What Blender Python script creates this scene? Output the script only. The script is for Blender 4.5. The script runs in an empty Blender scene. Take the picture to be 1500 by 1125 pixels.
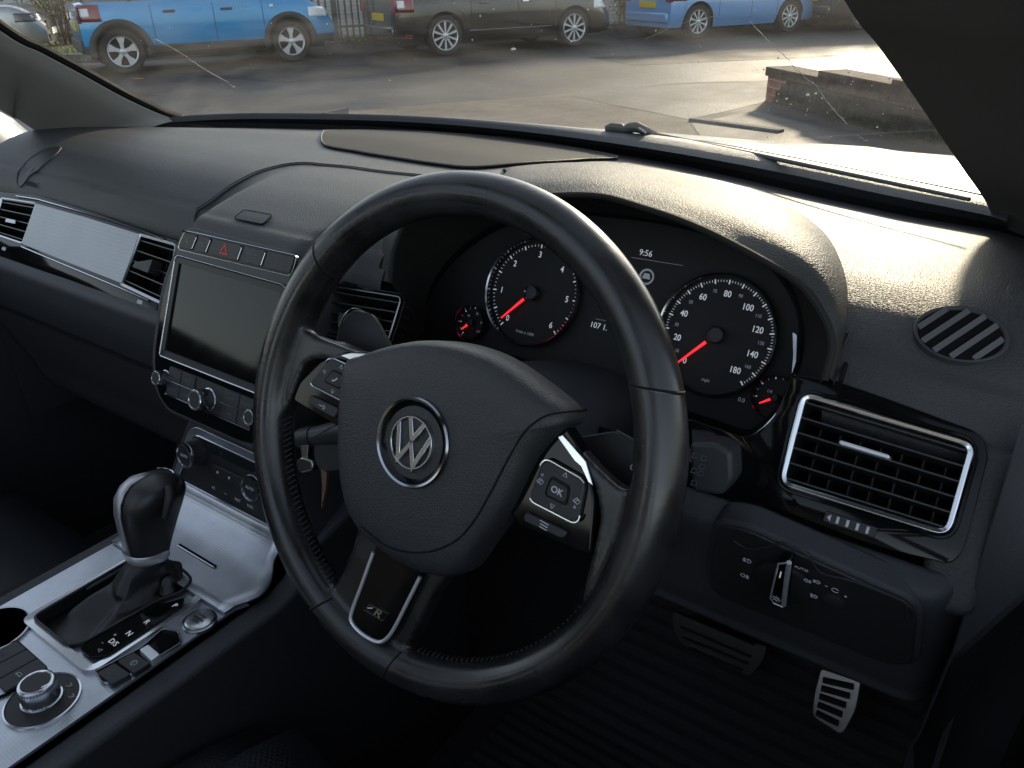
import bpy, bmesh, math, random
import numpy as np
from mathutils import Vector, Matrix
random.seed(7); rng = np.random.default_rng(7)
R = math.radians
scn = bpy.context.scene
COL = scn.collection

# ---------------------------------------------------------------- camera, sky, sun, exposure
CAM = np.array([.345, -.378, .303]); YAW, PIT, ROLL, FPX = R(36.16), R(27.15), R(-1.33), 1191.
_cy, _sy, _cp, _sp = math.cos(YAW), math.sin(YAW), math.cos(PIT), math.sin(PIT)
FW = np.array([-_sy*_cp, _cy*_cp, -_sp]); RT = np.array([_cy, _sy, 0.]); UP = np.cross(RT, FW)
_cr, _sr = math.cos(ROLL), math.sin(ROLL)
RT, UP = RT*_cr+UP*_sr, -RT*_sr+UP*_cr
cd = bpy.data.cameras.new('camera'); cam = bpy.data.objects.new('camera', cd); COL.objects.link(cam)
cam.matrix_world = Matrix(((RT[0], UP[0], -FW[0], CAM[0]), (RT[1], UP[1], -FW[1], CAM[1]), (RT[2], UP[2], -FW[2], CAM[2]), (0, 0, 0, 1)))
cd.sensor_width = 36; cd.lens = FPX/1500*36; cd.clip_start = .01; cd.clip_end = 500
scn.camera = cam
SUN_AZ, SUN_EL = R(-11), R(18)          # azimuth measured from +Y towards +X
w = bpy.data.worlds.new('World'); scn.world = w; w.use_nodes = True
nt = w.node_tree; nt.nodes.clear()
sky = nt.nodes.new('ShaderNodeTexSky'); sky.sky_type = 'NISHITA'; sky.sun_disc = False
sky.sun_elevation = SUN_EL; sky.sun_rotation = SUN_AZ
sky.air_density = 1.0; sky.dust_density = .9; sky.ozone_density = 1.5
bg = nt.nodes.new('ShaderNodeBackground'); bg.inputs[1].default_value = .112
wo = nt.nodes.new('ShaderNodeOutputWorld')
hs = nt.nodes.new('ShaderNodeHueSaturation'); hs.inputs['Saturation'].default_value = .5
nt.links.new(sky.outputs[0], hs.inputs['Color']); nt.links.new(hs.outputs[0], bg.inputs[0]); nt.links.new(bg.outputs[0], wo.inputs[0])
sl = bpy.data.lights.new('sun', 'SUN'); sl.energy = 2.0; sl.angle = R(4); sl.color = (1, .82, .58)
so = bpy.data.objects.new('sun', sl); COL.objects.link(so)
sd = Vector((math.sin(SUN_AZ)*math.cos(SUN_EL), math.cos(SUN_AZ)*math.cos(SUN_EL), math.sin(SUN_EL)))
so.rotation_euler = sd.to_track_quat('Z', 'Y').to_euler()
scn.view_settings.view_transform = 'Standard'; scn.view_settings.look = 'None'
scn.view_settings.exposure = 1.85; scn.view_settings.gamma = 1
cy = scn.cycles
cy.max_bounces = 8; cy.diffuse_bounces = 4; cy.glossy_bounces = 4; cy.transmission_bounces = 4; cy.transparent_max_bounces = 12
cy.caustics_reflective = False; cy.caustics_refractive = False; cy.sample_clamp_indirect = 4
try:
    cy.use_denoising = True; cy.denoiser = 'OPENIMAGEDENOISE'
except Exception: pass

# ---------------------------------------------------------------- measuring: a sight line meets a real surface
def ray(x, y): return FW+RT*(x-750)/FPX-UP*(y-562.5)/FPX
def hx(x, y, v): d = ray(x, y); return CAM+d*(v-CAM[0])/d[0]
def hy(x, y, v): d = ray(x, y); return CAM+d*(v-CAM[1])/d[1]
def hz(x, y, v): d = ray(x, y); return CAM+d*(v-CAM[2])/d[2]
def hp(x, y, P, n): d = ray(x, y); return CAM+d*(np.dot(np.array(P)-CAM, n)/np.dot(d, n))
def nrm(v): v = np.array(v, float); return v/np.linalg.norm(v)
def A(*a): return np.array(a, float)

class Fr:                                # a flat working frame: origin, u, v, and w = outward
    def __init__(s, O, ex, ey): s.O = np.array(O, float); s.x = nrm(ex); s.n = nrm(np.cross(s.x, ey)); s.y = np.cross(s.n, s.x)
    def __call__(s, u, v, w=0): return s.O+s.x*u+s.y*v+s.n*w
    def px(s, x, y, w=0): p = hp(x, y, s.O+s.n*w, s.n)-s.O; return (float(p@s.x), float(p@s.y))
    def pxs(s, L, w=0): return [s.px(x, y, w) for x, y in L]
    def up(s, w): f = Fr(s.O+s.n*w, s.x, s.y); return f

# ---------------------------------------------------------------- materials
MATS = {}
def lnk(t, a, b): t.links.new(a, b)
def mat(name, col, rough=.5, metal=0, spec=.5, bump=None, vary=None, coat=0, emit=None, aniso=0):
    """bump=(kind, scale, strength, distance); vary=(scale, amount, detail)"""
    if name in MATS: return MATS[name]
    m = bpy.data.materials.new(name); m.use_nodes = True; t = m.node_tree; b = t.nodes['Principled BSDF']
    b.inputs['Base Color'].default_value = (*col, 1); b.inputs['Roughness'].default_value = rough; b.inputs['Metallic'].default_value = metal
    b.inputs['Specular IOR Level'].default_value = spec; b.inputs['Coat Weight'].default_value = coat; b.inputs['Coat Roughness'].default_value = .05
    if emit: b.inputs['Emission Color'].default_value = (*emit[0], 1); b.inputs['Emission Strength'].default_value = emit[1]
    tc = t.nodes.new('ShaderNodeTexCoord')
    if vary:
        n = t.nodes.new('ShaderNodeTexNoise'); n.inputs['Scale'].default_value = vary[0]; n.inputs['Detail'].default_value = vary[2] if len(vary) > 2 else 4
        lnk(t, tc.outputs['Object'], n.inputs['Vector'])
        r = t.nodes.new('ShaderNodeMapRange'); r.inputs['From Min'].default_value = .3; r.inputs['From Max'].default_value = .7
        r.inputs['To Min'].default_value = 1-vary[1]; r.inputs['To Max'].default_value = 1+vary[1]; lnk(t, n.outputs['Fac'], r.inputs['Value'])
        mx = t.nodes.new('ShaderNodeMix'); mx.data_type = 'RGBA'; mx.blend_type = 'MULTIPLY'; mx.inputs['Factor'].default_value = 1
        mx.inputs['A'].default_value = (*col, 1); lnk(t, r.outputs[0], mx.inputs['B']); lnk(t, mx.outputs['Result'], b.inputs['Base Color'])
        r2 = t.nodes.new('ShaderNodeMapRange'); r2.inputs['From Min'].default_value = .3; r2.inputs['From Max'].default_value = .7
        r2.inputs['To Min'].default_value = max(.02, rough*(1-vary[1]*.6)); r2.inputs['To Max'].default_value = min(1, rough*(1+vary[1]*.6))
        lnk(t, n.outputs['Fac'], r2.inputs['Value']); lnk(t, r2.outputs[0], b.inputs['Roughness'])
    if bump:
        kind, sc, st, di = bump
        bp = t.nodes.new('ShaderNodeBump'); bp.inputs['Strength'].default_value = st; bp.inputs['Distance'].default_value = di
        if kind == 'grain':
            v = t.nodes.new('ShaderNodeTexVoronoi'); v.feature = 'DISTANCE_TO_EDGE'; v.inputs['Scale'].default_value = sc; v.inputs['Randomness'].default_value = 1
            n2 = t.nodes.new('ShaderNodeTexNoise'); n2.inputs['Scale'].default_value = sc*.7; n2.inputs['Detail'].default_value = 3
            ad = t.nodes.new('ShaderNodeVectorMath'); ad.operation = 'MULTIPLY_ADD'; ad.inputs[1].default_value = (1.2/sc,)*3
            lnk(t, tc.outputs['Object'], n2.inputs['Vector']); lnk(t, n2.outputs['Color'], ad.inputs[0]); lnk(t, tc.outputs['Object'], ad.inputs[2]); lnk(t, ad.outputs[0], v.inputs['Vector'])
            cr = t.nodes.new('ShaderNodeMapRange'); cr.inputs['From Max'].default_value = .22; cr.interpolation_type = 'SMOOTHSTEP'
            lnk(t, v.outputs['Distance'], cr.inputs['Value'])
            mm = t.nodes.new('ShaderNodeMath'); mm.operation = 'MULTIPLY_ADD'; mm.inputs[1].default_value = .5
            lnk(t, n2.outputs['Fac'], mm.inputs[0]); lnk(t, cr.outputs[0], mm.inputs[2]); h = mm.outputs[0]
        elif kind == 'noise':
            n2 = t.nodes.new('ShaderNodeTexNoise'); n2.inputs['Scale'].default_value = sc; n2.inputs['Detail'].default_value = 5
            lnk(t, tc.outputs['Object'], n2.inputs['Vector']); h = n2.outputs['Fac']
        else:                               # 'rib', axis from kind[3:]
            wv = t.nodes.new('ShaderNodeTexWave'); wv.wave_type = 'BANDS'; wv.bands_direction = kind[3:].upper() or 'Y'; wv.inputs['Scale'].default_value = sc
            lnk(t, tc.outputs['Object'], wv.inputs['Vector']); h = wv.outputs['Fac']
        lnk(t, h, bp.inputs['Height']); lnk(t, bp.outputs[0], b.inputs['Normal'])
    MATS[name] = m; return m

def dots(name, col, sc, rough=.4):          # leather with punched holes
    m = mat(name, col, rough, bump=('noise', 300, .15, .001)); t = m.node_tree; b = t.nodes['Principled BSDF']
    tc = t.nodes.new('ShaderNodeTexCoord'); mp = t.nodes.new('ShaderNodeMapping'); mp.inputs['Rotation'].default_value = (0, 0, R(45))
    v = t.nodes.new('ShaderNodeTexVoronoi'); v.inputs['Randomness'].default_value = 0; v.inputs['Scale'].default_value = sc; v.voronoi_dimensions = '2D'
    lnk(t, tc.outputs['Object'], mp.inputs[0]); lnk(t, mp.outputs[0], v.inputs['Vector'])
    r = t.nodes.new('ShaderNodeMapRange'); r.inputs['From Min'].default_value = .2; r.inputs['From Max'].default_value = .3
    lnk(t, v.outputs['Distance'], r.inputs['Value'])
    mx = t.nodes.new('ShaderNodeMix'); mx.data_type = 'RGBA'; mx.inputs['A'].default_value = (.001, .001, .001, 1); mx.inputs['B'].default_value = (*col, 1)
    lnk(t, r.outputs[0], mx.inputs['Factor']); lnk(t, mx.outputs['Result'], b.inputs['Base Color'])
    return m

M_dash = mat('dash_soft_touch', (.044, .045, .047), .52, spec=.34, bump=('grain', 460, .45, .0009), vary=(9, .15))
M_dash2 = mat('lower_dash_plastic', (.036, .038, .042), .55, spec=.4, bump=('grain', 560, .25, .0006))
M_pil = mat('pillar_cloth', (.215, .207, .192), .9, spec=.2, bump=('noise', 900, .2, .0006))
M_gloss = mat('piano_black', (.004, .0045, .005), .07, spec=.2, vary=(60, .3))
M_black = mat('matt_black_plastic', (.02, .021, .022), .5, spec=.4)
M_deep = mat('deep_black', (.004, .004, .004), .8, spec=.2)
M_lining = mat('binnacle_lining', (.012, .012, .011), .7, spec=.3, bump=('grain', 600, .2, .0006))
M_chrome = mat('satin_chrome', (.62, .64, .67), .2, 1)
M_chromed = mat('dark_chrome', (.30, .31, .33), .18, 1)
M_alu = mat('brushed_aluminium', (.22, .23, .24), .36, .9, bump=('ribY', 110, .2, .0003), vary=(25, .06))
M_alux = mat('ribbed_aluminium', (.50, .53, .57), .36, .9, bump=('ribY', 120, .22, .0003), vary=(30, .12))
M_leath = mat('wheel_leather', (.014, .014, .015), .29, spec=.55, bump=('noise', 240, .10, .0007), vary=(24, .5))
M_leath2 = mat('worn_wheel_leather', (.014, .014, .014), .4, spec=.6, bump=('noise', 120, .1, .0008), vary=(16, .35))
M_pad = mat('airbag_pad_leather', (.024, .025, .027), .45, spec=.5, bump=('grain', 480, .35, .0006))
M_gaiter = mat('gaiter_leather', (.01, .01, .011), .42, spec=.5, bump=('noise', 160, .3, .001))
M_btn = mat('rubber_button', (.026, .027, .029), .5, spec=.4)
M_white = mat('white_marking', (.55, .56, .58), .5, emit=((.8, .85, .95), .08))
M_satin = mat('satin_silver', (.72, .74, .77), .36, .7)
M_dim = mat('dim_marking', (.30, .32, .35), .5, emit=((.8, .85, .95), .02))
M_dim2 = mat('faint_marking', (.10, .11, .12), .5)
M_red = mat('red_needle', (.75, .015, .025), .4, emit=((1, .02, .03), .35))
M_redm = mat('red_marking', (.5, .02, .02), .5, emit=((1, .02, .02), .05))
M_face = mat('dial_face', (.008, .0085, .009), .6, spec=.3)
M_screen = mat('display_glass', (.155, .142, .108), .32, spec=.6, vary=(4, .1))
M_seat = mat('seat_leather', (.012, .013, .016), .42, spec=.5, bump=('grain', 300, .3, .001))
M_seatp = dots('perforated_seat_leather', (.022, .025, .03), 230, .42)
M_carpet = mat('carpet', (.05, .05, .052), .95, spec=.1, bump=('noise', 700, .8, .003))
M_rubber = mat('pedal_rubber', (.008, .008, .008), .7)
M_steel = mat('brushed_steel', (.42, .40, .38), .35, .9, bump=('noise', 500, .1, .0005), vary=(80, .15))

# ---------------------------------------------------------------- building
def woff(o):
    v = Vector((0, 0, 0))
    while o is not None: v += o.location; o = o.parent
    return v
class MB:
    def __init__(s): s.v = []; s.f = []
    def add(s, V, F):
        b = len(s.v); s.v += [tuple(map(float, p)) for p in V]; s.f += [tuple(i+b for i in f) for f in F]; return s
    def prism(s, F, pts, w0, w1, cap0=True, cap1=True, scale1=1, off1=(0, 0)):
        n = len(pts); c = np.mean(np.array(pts), 0)
        p1 = [(c[0]+(p[0]-c[0])*scale1+off1[0], c[1]+(p[1]-c[1])*scale1+off1[1]) for p in pts]
        V = [F(u, v, w0) for u, v in pts]+[F(u, v, w1) for u, v in p1]
        Fc = [(i, (i+1) % n, n+(i+1) % n, n+i) for i in range(n)]
        if cap1: Fc.append(tuple(range(n, 2*n)))
        if cap0: Fc.append(tuple(range(n-1, -1, -1)))
        return s.add(V, Fc)
    def ring(s, F, outer, inner, w0, w1, wi=None):     # frame between two outlines of the same count
        n = len(outer); wi = w1 if wi is None else wi
        V = [F(u, v, w0) for u, v in outer]+[F(u, v, w1) for u, v in outer]+[F(u, v, wi) for u, v in inner]+[F(u, v, w0) for u, v in inner]
        Fc = []
        for k in range(4):
            a, b = k*n, ((k+1) % 4)*n
            Fc += [(a+i, a+(i+1) % n, b+(i+1) % n, b+i) for i in range(n)]
        return s.add(V, Fc)
    def box(s, F, u0, u1, v0, v1, w0, w1): return s.prism(F, [(u0, v0), (u1, v0), (u1, v1), (u0, v1)], w0, w1)
    def tube(s, P, r, n=8, closed=False, ry=None, nref=None, cap=True):
        P = [np.array(p, float) for p in P]; m = len(P); V = []
        rr = r if hasattr(r, '__len__') else [r]*m
        prev = None
        for i, p in enumerate(P):
            a = P[(i-1) % m] if (closed or i > 0) else p; b = P[(i+1) % m] if (closed or i < m-1) else p
            t = nrm(b-a)
            if nref is not None: N = nrm(np.array(nref)-t*np.dot(nref, t))
            elif prev is None: q = A(0, 0, 1) if abs(t[2]) < .9 else A(1, 0, 0); N = nrm(q-t*np.dot(q, t))
            else: N = nrm(prev-t*np.dot(prev, t))
            prev = N; B = np.cross(t, N)
            for k in range(n):
                a_ = 2*math.pi*k/n; V.append(p+N*math.cos(a_)*(ry if ry else rr[i])+B*math.sin(a_)*rr[i])
        Fc = []
        for i in range(m if closed else m-1):
            j = (i+1) % m
            Fc += [(i*n+k, i*n+(k+1) % n, j*n+(k+1) % n, j*n+k) for k in range(n)]
        if not closed and cap: Fc += [tuple(range(n-1, -1, -1)), tuple(range((m-1)*n, m*n))]
        return s.add(V, Fc)
    def lathe(s, F, prof, n=32, u=0, v=0, cap=True, sx=1):      # prof = [(radius, w)]
        V = []; m = len(prof)
        for r_, w_ in prof:
            for k in range(n):
                a = 2*math.pi*k/n; V.append(F(u+math.cos(a)*r_*sx, v+math.sin(a)*r_, w_))
        Fc = [(i*n+k, i*n+(k+1) % n, (i+1)*n+(k+1) % n, (i+1)*n+k) for i in range(m-1) for k in range(n)]
        if cap: Fc += [tuple(range(n-1, -1, -1)), tuple(range((m-1)*n, m*n))]
        return s.add(V, Fc)
    def grid(s, G, closeu=False):
        G = np.array(G); a, b = G.shape[:2]; V = G.reshape(-1, 3)
        Fc = [(i*b+j, i*b+(j+1) % b, (i+1)*b+(j+1) % b, (i+1)*b+j) for i in range(a-1) for j in range(b if closeu else b-1)]
        return s.add(V, Fc)
    def build(s, name, m, parent=None, local=False, smooth=40, bevel=0, solid=0, subd=0, fix=True, seg=2):
        me = bpy.data.meshes.new(name); V = s.v
        if parent is not None and not local:
            o_ = woff(parent); V = [(a-o_[0], b-o_[1], c-o_[2]) for a, b, c in V]
        me.from_pydata(V, [], s.f)
        if fix:
            bm = bmesh.new(); bm.from_mesh(me); bmesh.ops.remove_doubles(bm, verts=bm.verts, dist=1e-6)
            bmesh.ops.recalc_face_normals(bm, faces=bm.faces); bm.to_mesh(me); bm.free()
        me.validate(); me.update()
        if smooth:
            me.shade_smooth(); me.set_sharp_from_angle(angle=R(smooth))
        me.materials.append(m)
        o = bpy.data.objects.new(name, me); COL.objects.link(o)
        if parent is not None: o.parent = parent
        if solid: md = o.modifiers.new('solid', 'SOLIDIFY'); md.thickness = solid; md.offset = -1
        if bevel: md = o.modifiers.new('bevel', 'BEVEL'); md.width = bevel; md.segments = seg; md.limit_method = 'ANGLE'; md.angle_limit = R(35); md.harden_normals = False
        if subd: md = o.modifiers.new('sub', 'SUBSURF'); md.levels = subd; md.render_levels = subd
        return o

def cut(o, cutter):                       # cut a hole and keep only the result
    md = o.modifiers.new('cut', 'BOOLEAN'); md.operation = 'DIFFERENCE'; md.object = cutter; md.solver = 'EXACT'
    bpy.context.view_layer.update(); dg = bpy.context.evaluated_depsgraph_get()
    me = bpy.data.meshes.new_from_object(o.evaluated_get(dg)); me.name = o.name
    o.modifiers.clear(); o.data = me; bpy.data.objects.remove(cutter)
    me.shade_smooth(); me.set_sharp_from_angle(angle=R(35))
def tag(o, label=None, cat=None, group=None, kind=None):
    for k, v in (('label', label), ('category', cat), ('group', group), ('kind', kind)):
        if v: o[k] = v
    return o
def thing(name, loc, label, cat, group=None, rz=0):
    o = bpy.data.objects.new(name, None); COL.objects.link(o); o.location = tuple(map(float, loc)); o.rotation_euler = (0, 0, rz)
    o.empty_display_size = .1
    return tag(o, label, cat, group)
def copy_tree(o, parent=None):
    c = o.copy(); COL.objects.link(c); c.parent = parent
    for ch in list(o.children): copy_tree(ch, c)
    return c

def catmull(P, n, closed=False):
    P = np.array(P, float); m = len(P); out = []
    for i in range(m if closed else m-1):
        p0 = P[(i-1) % m] if (closed or i > 0) else 2*P[0]-P[1]; p1 = P[i]; p2 = P[(i+1) % m]
        p3 = P[(i+2) % m] if (closed or i < m-2) else 2*P[-1]-P[-2]
        for k in range(n):
            t = k/n
            out.append(.5*((2*p1)+(-p0+p2)*t+(2*p0-5*p1+4*p2-p3)*t*t+(-p0+3*p1-3*p2+p3)*t**3))
    if not closed: out.append(P[-1])
    return np.array(out)
def surf(C, nu, nv):                      # smooth sheet through a control grid
    C = np.array(C, float); rows = np.array([catmull(r_, nv) for r_ in C])
    return np.array([catmull(rows[:, j], nu) for j in range(rows.shape[1])]).transpose(1, 0, 2)
def rounded(pts, r, n=5):                 # polygon with rounded corners
    out = []; m = len(pts); rr = r if hasattr(r, '__len__') else [r]*m
    for i in range(m):
        p = np.array(pts[i], float); a = np.array(pts[i-1], float)-p; b = np.array(pts[(i+1) % m], float)-p
        la, lb = np.linalg.norm(a), np.linalg.norm(b); q = min(rr[i], la*.49, lb*.49)
        A0, B0 = p+a/la*q, p+b/lb*q
        for k in range(n+1):
            t = k/n; out.append(tuple((1-t)**2*A0+2*t*(1-t)*p+t*t*B0))
    return out
def offset(pts, d):                       # inward offset by d (polygon either way round)
    P = np.array(pts, float); m = len(P); ar = .5*sum(P[i][0]*P[(i+1) % m][1]-P[(i+1) % m][0]*P[i][1] for i in range(m)); sg = 1 if ar > 0 else -1
    out = []
    for i in range(m):
        a, b = P[i-1], P[(i+1) % m]; t = b-a; L = np.linalg.norm(t)
        t = t/L if L > 1e-9 else A(1, 0); out.append(tuple(P[i]+A(-t[1], t[0])*d*sg))
    return out
def rect(u, v, w_, h_, r=.002, n=4): return rounded([(u-w_/2, v-h_/2), (u+w_/2, v-h_/2), (u+w_/2, v+h_/2), (u-w_/2, v+h_/2)], r, n)

def text(F, u, v, s, size, m, parent, name='marking', w=.0003, ang=0, align='CENTER', sx=1, local=False, bold=0, shear=0):
    c = bpy.data.curves.new('t', 'FONT'); c.body = s; c.size = size; c.align_x = align; c.align_y = 'CENTER'; c.resolution_u = 3; c.extrude = 0.0001; c.offset = bold; c.shear = shear
    o = bpy.data.objects.new('t', c); COL.objects.link(o)
    bpy.context.view_layer.update()
    dg = bpy.context.evaluated_depsgraph_get(); me = bpy.data.meshes.new_from_object(o.evaluated_get(dg))
    bpy.data.objects.remove(o); bpy.data.curves.remove(c)
    ca, sa = math.cos(ang), math.sin(ang); b = MB()
    V = [F(u+(p.co.x*ca*sx-p.co.y*sa), v+(p.co.x*sa*sx+p.co.y*ca), w+p.co.z) for p in me.vertices]
    b.add(V, [tuple(p.vertices) for p in me.polygons]); bpy.data.meshes.remove(me)
    if parent == 'mb': return b
    return b.build(name, m, parent, smooth=0, fix=False, local=local)
def merge(bs):
    b = MB()
    for x in bs: b.add(x.v, x.f)
    return b
def lerp(a, b, t): return a+(b-a)*t
def smooth01(t): t = min(1, max(0, t)); return t*t*(3-2*t)
# ================================================================ DASHBOARD
dash = thing('dashboard', (-.37, .3, -.2), 'black grained dashboard of the car running the full width under the windscreen', 'dashboard')
L2 = [(225, 187), (400, 187), (560, 190), (667, 194), (750, 203), (833, 214), (1000, 243), (1100, 266), (1200, 290), (1330, 318), (1455, 338)]
_l2 = np.array([hz(x, y, .055) for x, y in L2])
_l2 = np.vstack([[-1.3, _l2[0][1]-.2, .055], _l2, [.6, _l2[-1][1]-.2, .055]])
def YL(X): return float(np.interp(X, _l2[:, 0], _l2[:, 1]))
def stackw(X): return 1-smooth01((abs(X+.37)-.085)/.03)
def YF(X): return lerp(.165, .122, stackw(X))
def ZF(X): return lerp(.030, .054, stackw(X))
def zd(X, Y):
    a, z0, b = YF(X), ZF(X), YL(X); s = (Y-a)/(b-a); w_ = stackw(X)
    z = np.interp(Y, [a, a+.012, a+.045, a+.09, a+.15, lerp(a, b, .62), b], [z0, lerp(.047, .064, w_), lerp(.068, .072, w_), .082, .086, .078, .055])
    return float(z)
def zds(X, Y): return sum(zd(X, Y+d) for d in (-.02, -.01, 0, .01, .02))/5 if Y-YF(X) > .02 else zd(X, Y)
def drape(x, y, lift=0):                  # where a sight line meets the dash top
    d = ray(x, y); t = .2
    for i in range(900):
        P = CAM+d*t
        if P[2] <= zds(P[0], P[1])+lift: return P
        t += .0015
    return P
G = []
for X in np.linspace(-1.085, .351, 160):
    a, b = YF(X), YL(X); row = []
    for k in range(60):
        t = k/59; Y = a+(b-a)*(t**1.5)
        row.append((X, Y, zds(X, Y)))
    row.insert(0, (X, a-.004, ZF(X)-.012)); row.insert(0, (X, a+.002, ZF(X)-.03))
    G.append(row)
DASH_G = G
# rounded outboard end of the top, left
G = []
for k in range(5):
    a = k/4*math.pi/2; row = []
    for j in range(13):
        Y = lerp(YF(-1.08), YL(-1.08), (j/12)**1.3); row.append((-1.085-.03*math.sin(a), Y, zds(-1.08, Y)-.035*(1-math.cos(a))))
    G.append(row)
MB().grid(G).build('end_cap', M_dash, dash, smooth=60)
MB().box(Fr((-1.118, .4, -.1), (1, 0, 0), (0, 0, 1)), 0, .004, -.3, .12, -.6, .25).build('end_panel', M_dash2, dash)
MB().box(Fr((.353, .4, -.1), (1, 0, 0), (0, 0, 1)), 0, .004, -.2, .120, -.6, .26).build('end_panel', M_dash2, dash)

# rear ledge under the glass; shade on its front and defroster gap painted near-black
L1 = [(200, 184), (300, 176), (400, 174), (560, 177), (700, 186), (850, 203), (1000, 226), (1150, 254), (1300, 286), (1440, 314), (1475, 325)]
L0 = [(215, 176), (300, 168), (400, 166), (560, 168), (700, 175), (850, 187), (1000, 203), (1150, 229), (1300, 258), (1440, 287), (1475, 296)]
L2b = [(190, 194), (300, 187), (400, 187), (560, 190), (700, 199), (850, 217), (1000, 243), (1150, 279), (1300, 313), (1440, 337), (1475, 341)]
G = []
for (a, b, c) in zip(catmull(L2b, 5), catmull(L1, 5), catmull(L0, 5)):
    p = hz(*a, .052); q = hz(*b, .075); e = hz(*c, .083)
    G.append([p+A(0, .02, -.02), p, lerp(p, q, .5)+A(0, .004, 0), q, lerp(q, e, .25)+A(0, 0, .004), lerp(q, e, .6)+A(0, 0, .004), e, e+A(0, .02, -.01), e+A(0, .03, -.06)])
ledge_top = [g[6] for g in G]
M_ledge = mat('ledge_plastic', (.034, .036, .04), .5, spec=.4, bump=('grain', 420, .4, .001))
MB().grid([g[2:] for g in G]).build('defroster_ledge', M_ledge, dash, smooth=60)
MB().grid([g[:3] for g in G]).build('shaded_defroster_gap', M_deep, dash, smooth=60)

# centre speaker / display tray set into the top
tr = [(474, 197), (482, 194), (560, 194), (650, 198), (750, 206), (830, 218), (905, 233), (860, 236), (800, 240), (700, 248), (640, 243), (560, 231), (490, 219), (474, 213), (471, 204)]
trp = [drape(x, y) for x, y in tr]
def drape_poly(pts, lift, name, m, parent, n=12):
    P = np.array([p[:2] for p in pts]); c = P.mean(0); b = MB(); V = []; m_ = len(P)
    for k in range(n+1):
        for p in P: q = c+(p-c)*(k/n); V.append((q[0], q[1], zds(q[0], q[1])+lift))
    F_ = [(k*m_+i, k*m_+(i+1) % m_, (k+1)*m_+(i+1) % m_, (k+1)*m_+i) for k in range(n) for i in range(m_)]
    return b.add(V, F_).build(name, m, parent, smooth=60)
P2 = catmull([p[:2] for p in trp], 4, True)
drape_poly(P2, .0035, 'speaker_tray', mat('speaker_cloth', (.03, .03, .03), .8, spec=.2, bump=('noise', 1500, .4, .0006)), dash)
MB().tube([(p[0], p[1], zds(p[0], p[1])+.003) for p in P2], .0013, 6, True).build('tray_rim', M_dash, dash)

# raised centre pad with its seam
seam = [(262, 362), (268, 340), (285, 318), (312, 293), (350, 266), (388, 249), (435, 240), (500, 244), (560, 252), (620, 258), (700, 265)]
sp = [drape(x, y) for x, y in seam]
sm = catmull(sp, 5)
MB().tube([(p[0], p[1], zds(p[0], p[1])+.0012) for p in sm[5:]], .0010, 6).build('panel_seam', M_deep, dash)
MB().tube([(p[0]+.004, p[1]-.003, zds(p[0], p[1])+.0005) for p in sm[6:]], .0014, 6).build('panel_edge', M_dash, dash)
bt = [drape(x, y) for x, y in ((358, 310), (400, 318), (386, 332), (343, 323))]
BP = rounded([p[:2] for p in bt], .004, 4)
drape_poly(catmull(BP, 1, True), .0022, 'sun_sensor_cover', M_dash2, dash, 3)
MB().tube([(u, v, zds(u, v)+.0018) for u, v in BP], .0008, 6, True).build('cover_gap', M_deep, dash)

# passenger speaker and airbag lettering
spk = [drape(30, 250), drape(36, 236), drape(55, 227), drape(82, 222), (0, 0, 0)]
cS = (np.array(drape(30, 250))+np.array(drape(82, 222)))/2
cS = drape(56, 237); cS = A(max(cS[0], -1.04), cS[1], cS[2])
E_ = [(cS[0]+.024*math.cos(a), cS[1]+.036*math.sin(a)) for a in np.linspace(0, 2*math.pi, 33)[:-1]]
drape_poly(np.array(E_), .0015, 'passenger_speaker', M_black, dash, 5)
MB().tube([(u, v, zds(u, v)+.001) for u, v in E_], .0013, 6, True).build('speaker_rim', M_dash, dash)
_a = drape(47, 273)
Fa = Fr(_a, (1, 0, 0), (0, .75, .65))
text(Fa, 0, .002, 'AIRBAG', .011, M_deep, dash, w=.002)

# ---- binnacle hood over the instruments
lip = [A(-.200, .168, .028), A(-.196, .176, .065), A(-.172, .186, .103), hy(676, 306, .191), hy(765, 290, .194), hy(868, 286, .194), hy(945, 305, .193), hy(1016, 330, .192),
       hy(1090, 366, .189), hy(1164, 410, .184), hy(1200, 452, .180), hy(1219, 502, .172), hy(1208, 557, .160)]
bk = [A(-.225, .165, .028), A(-.245, .22, .066), A(-.235, .30, .078), A(-.19, .42, .08), hz(735, 246, .0785), hz(830, 236, .080), hz(930, 240, .082), hz(1060, 262, .083), hz(1150, 294, .082), hz(1215, 343, .078),
      hz(1248, 410, .070), hz(1246, 480, .055), hy(1222, 560, .162)]
rows = [lip]
bul = [0, .006, .012, .012, .010, .008, .008, .009, .012, .013, .012, .008, .002]
for t, k in ((.12, .8), (.35, 1), (.65, .6), (.88, .15)):
    rows.append([lerp(a, b, t)+A(0, 0, bul[i]*k*1.4) for i, (a, b) in enumerate(zip(lip, bk))])
rows.append([b-A(0, 0, .003) for b in bk])
G = surf(np.array(rows), 5, 6)
MB().grid(G).build('binnacle_hood', mat('hood_skin', (.042, .041, .038), .56, spec=.32, bump=('grain', 420, .45, .0010), vary=(9, .1)), dash, smooth=80)
bkc = catmull(bk, 6)
MB().tube([p+A(.0045, -.002, .0028) for p in bkc[59:]], .0020, 6).build('hood_seam', M_deep, dash)
lc = catmull(lip, 6)
MB().tube(lc, .0028, 8).build('hood_lip', M_lining, dash)
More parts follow.
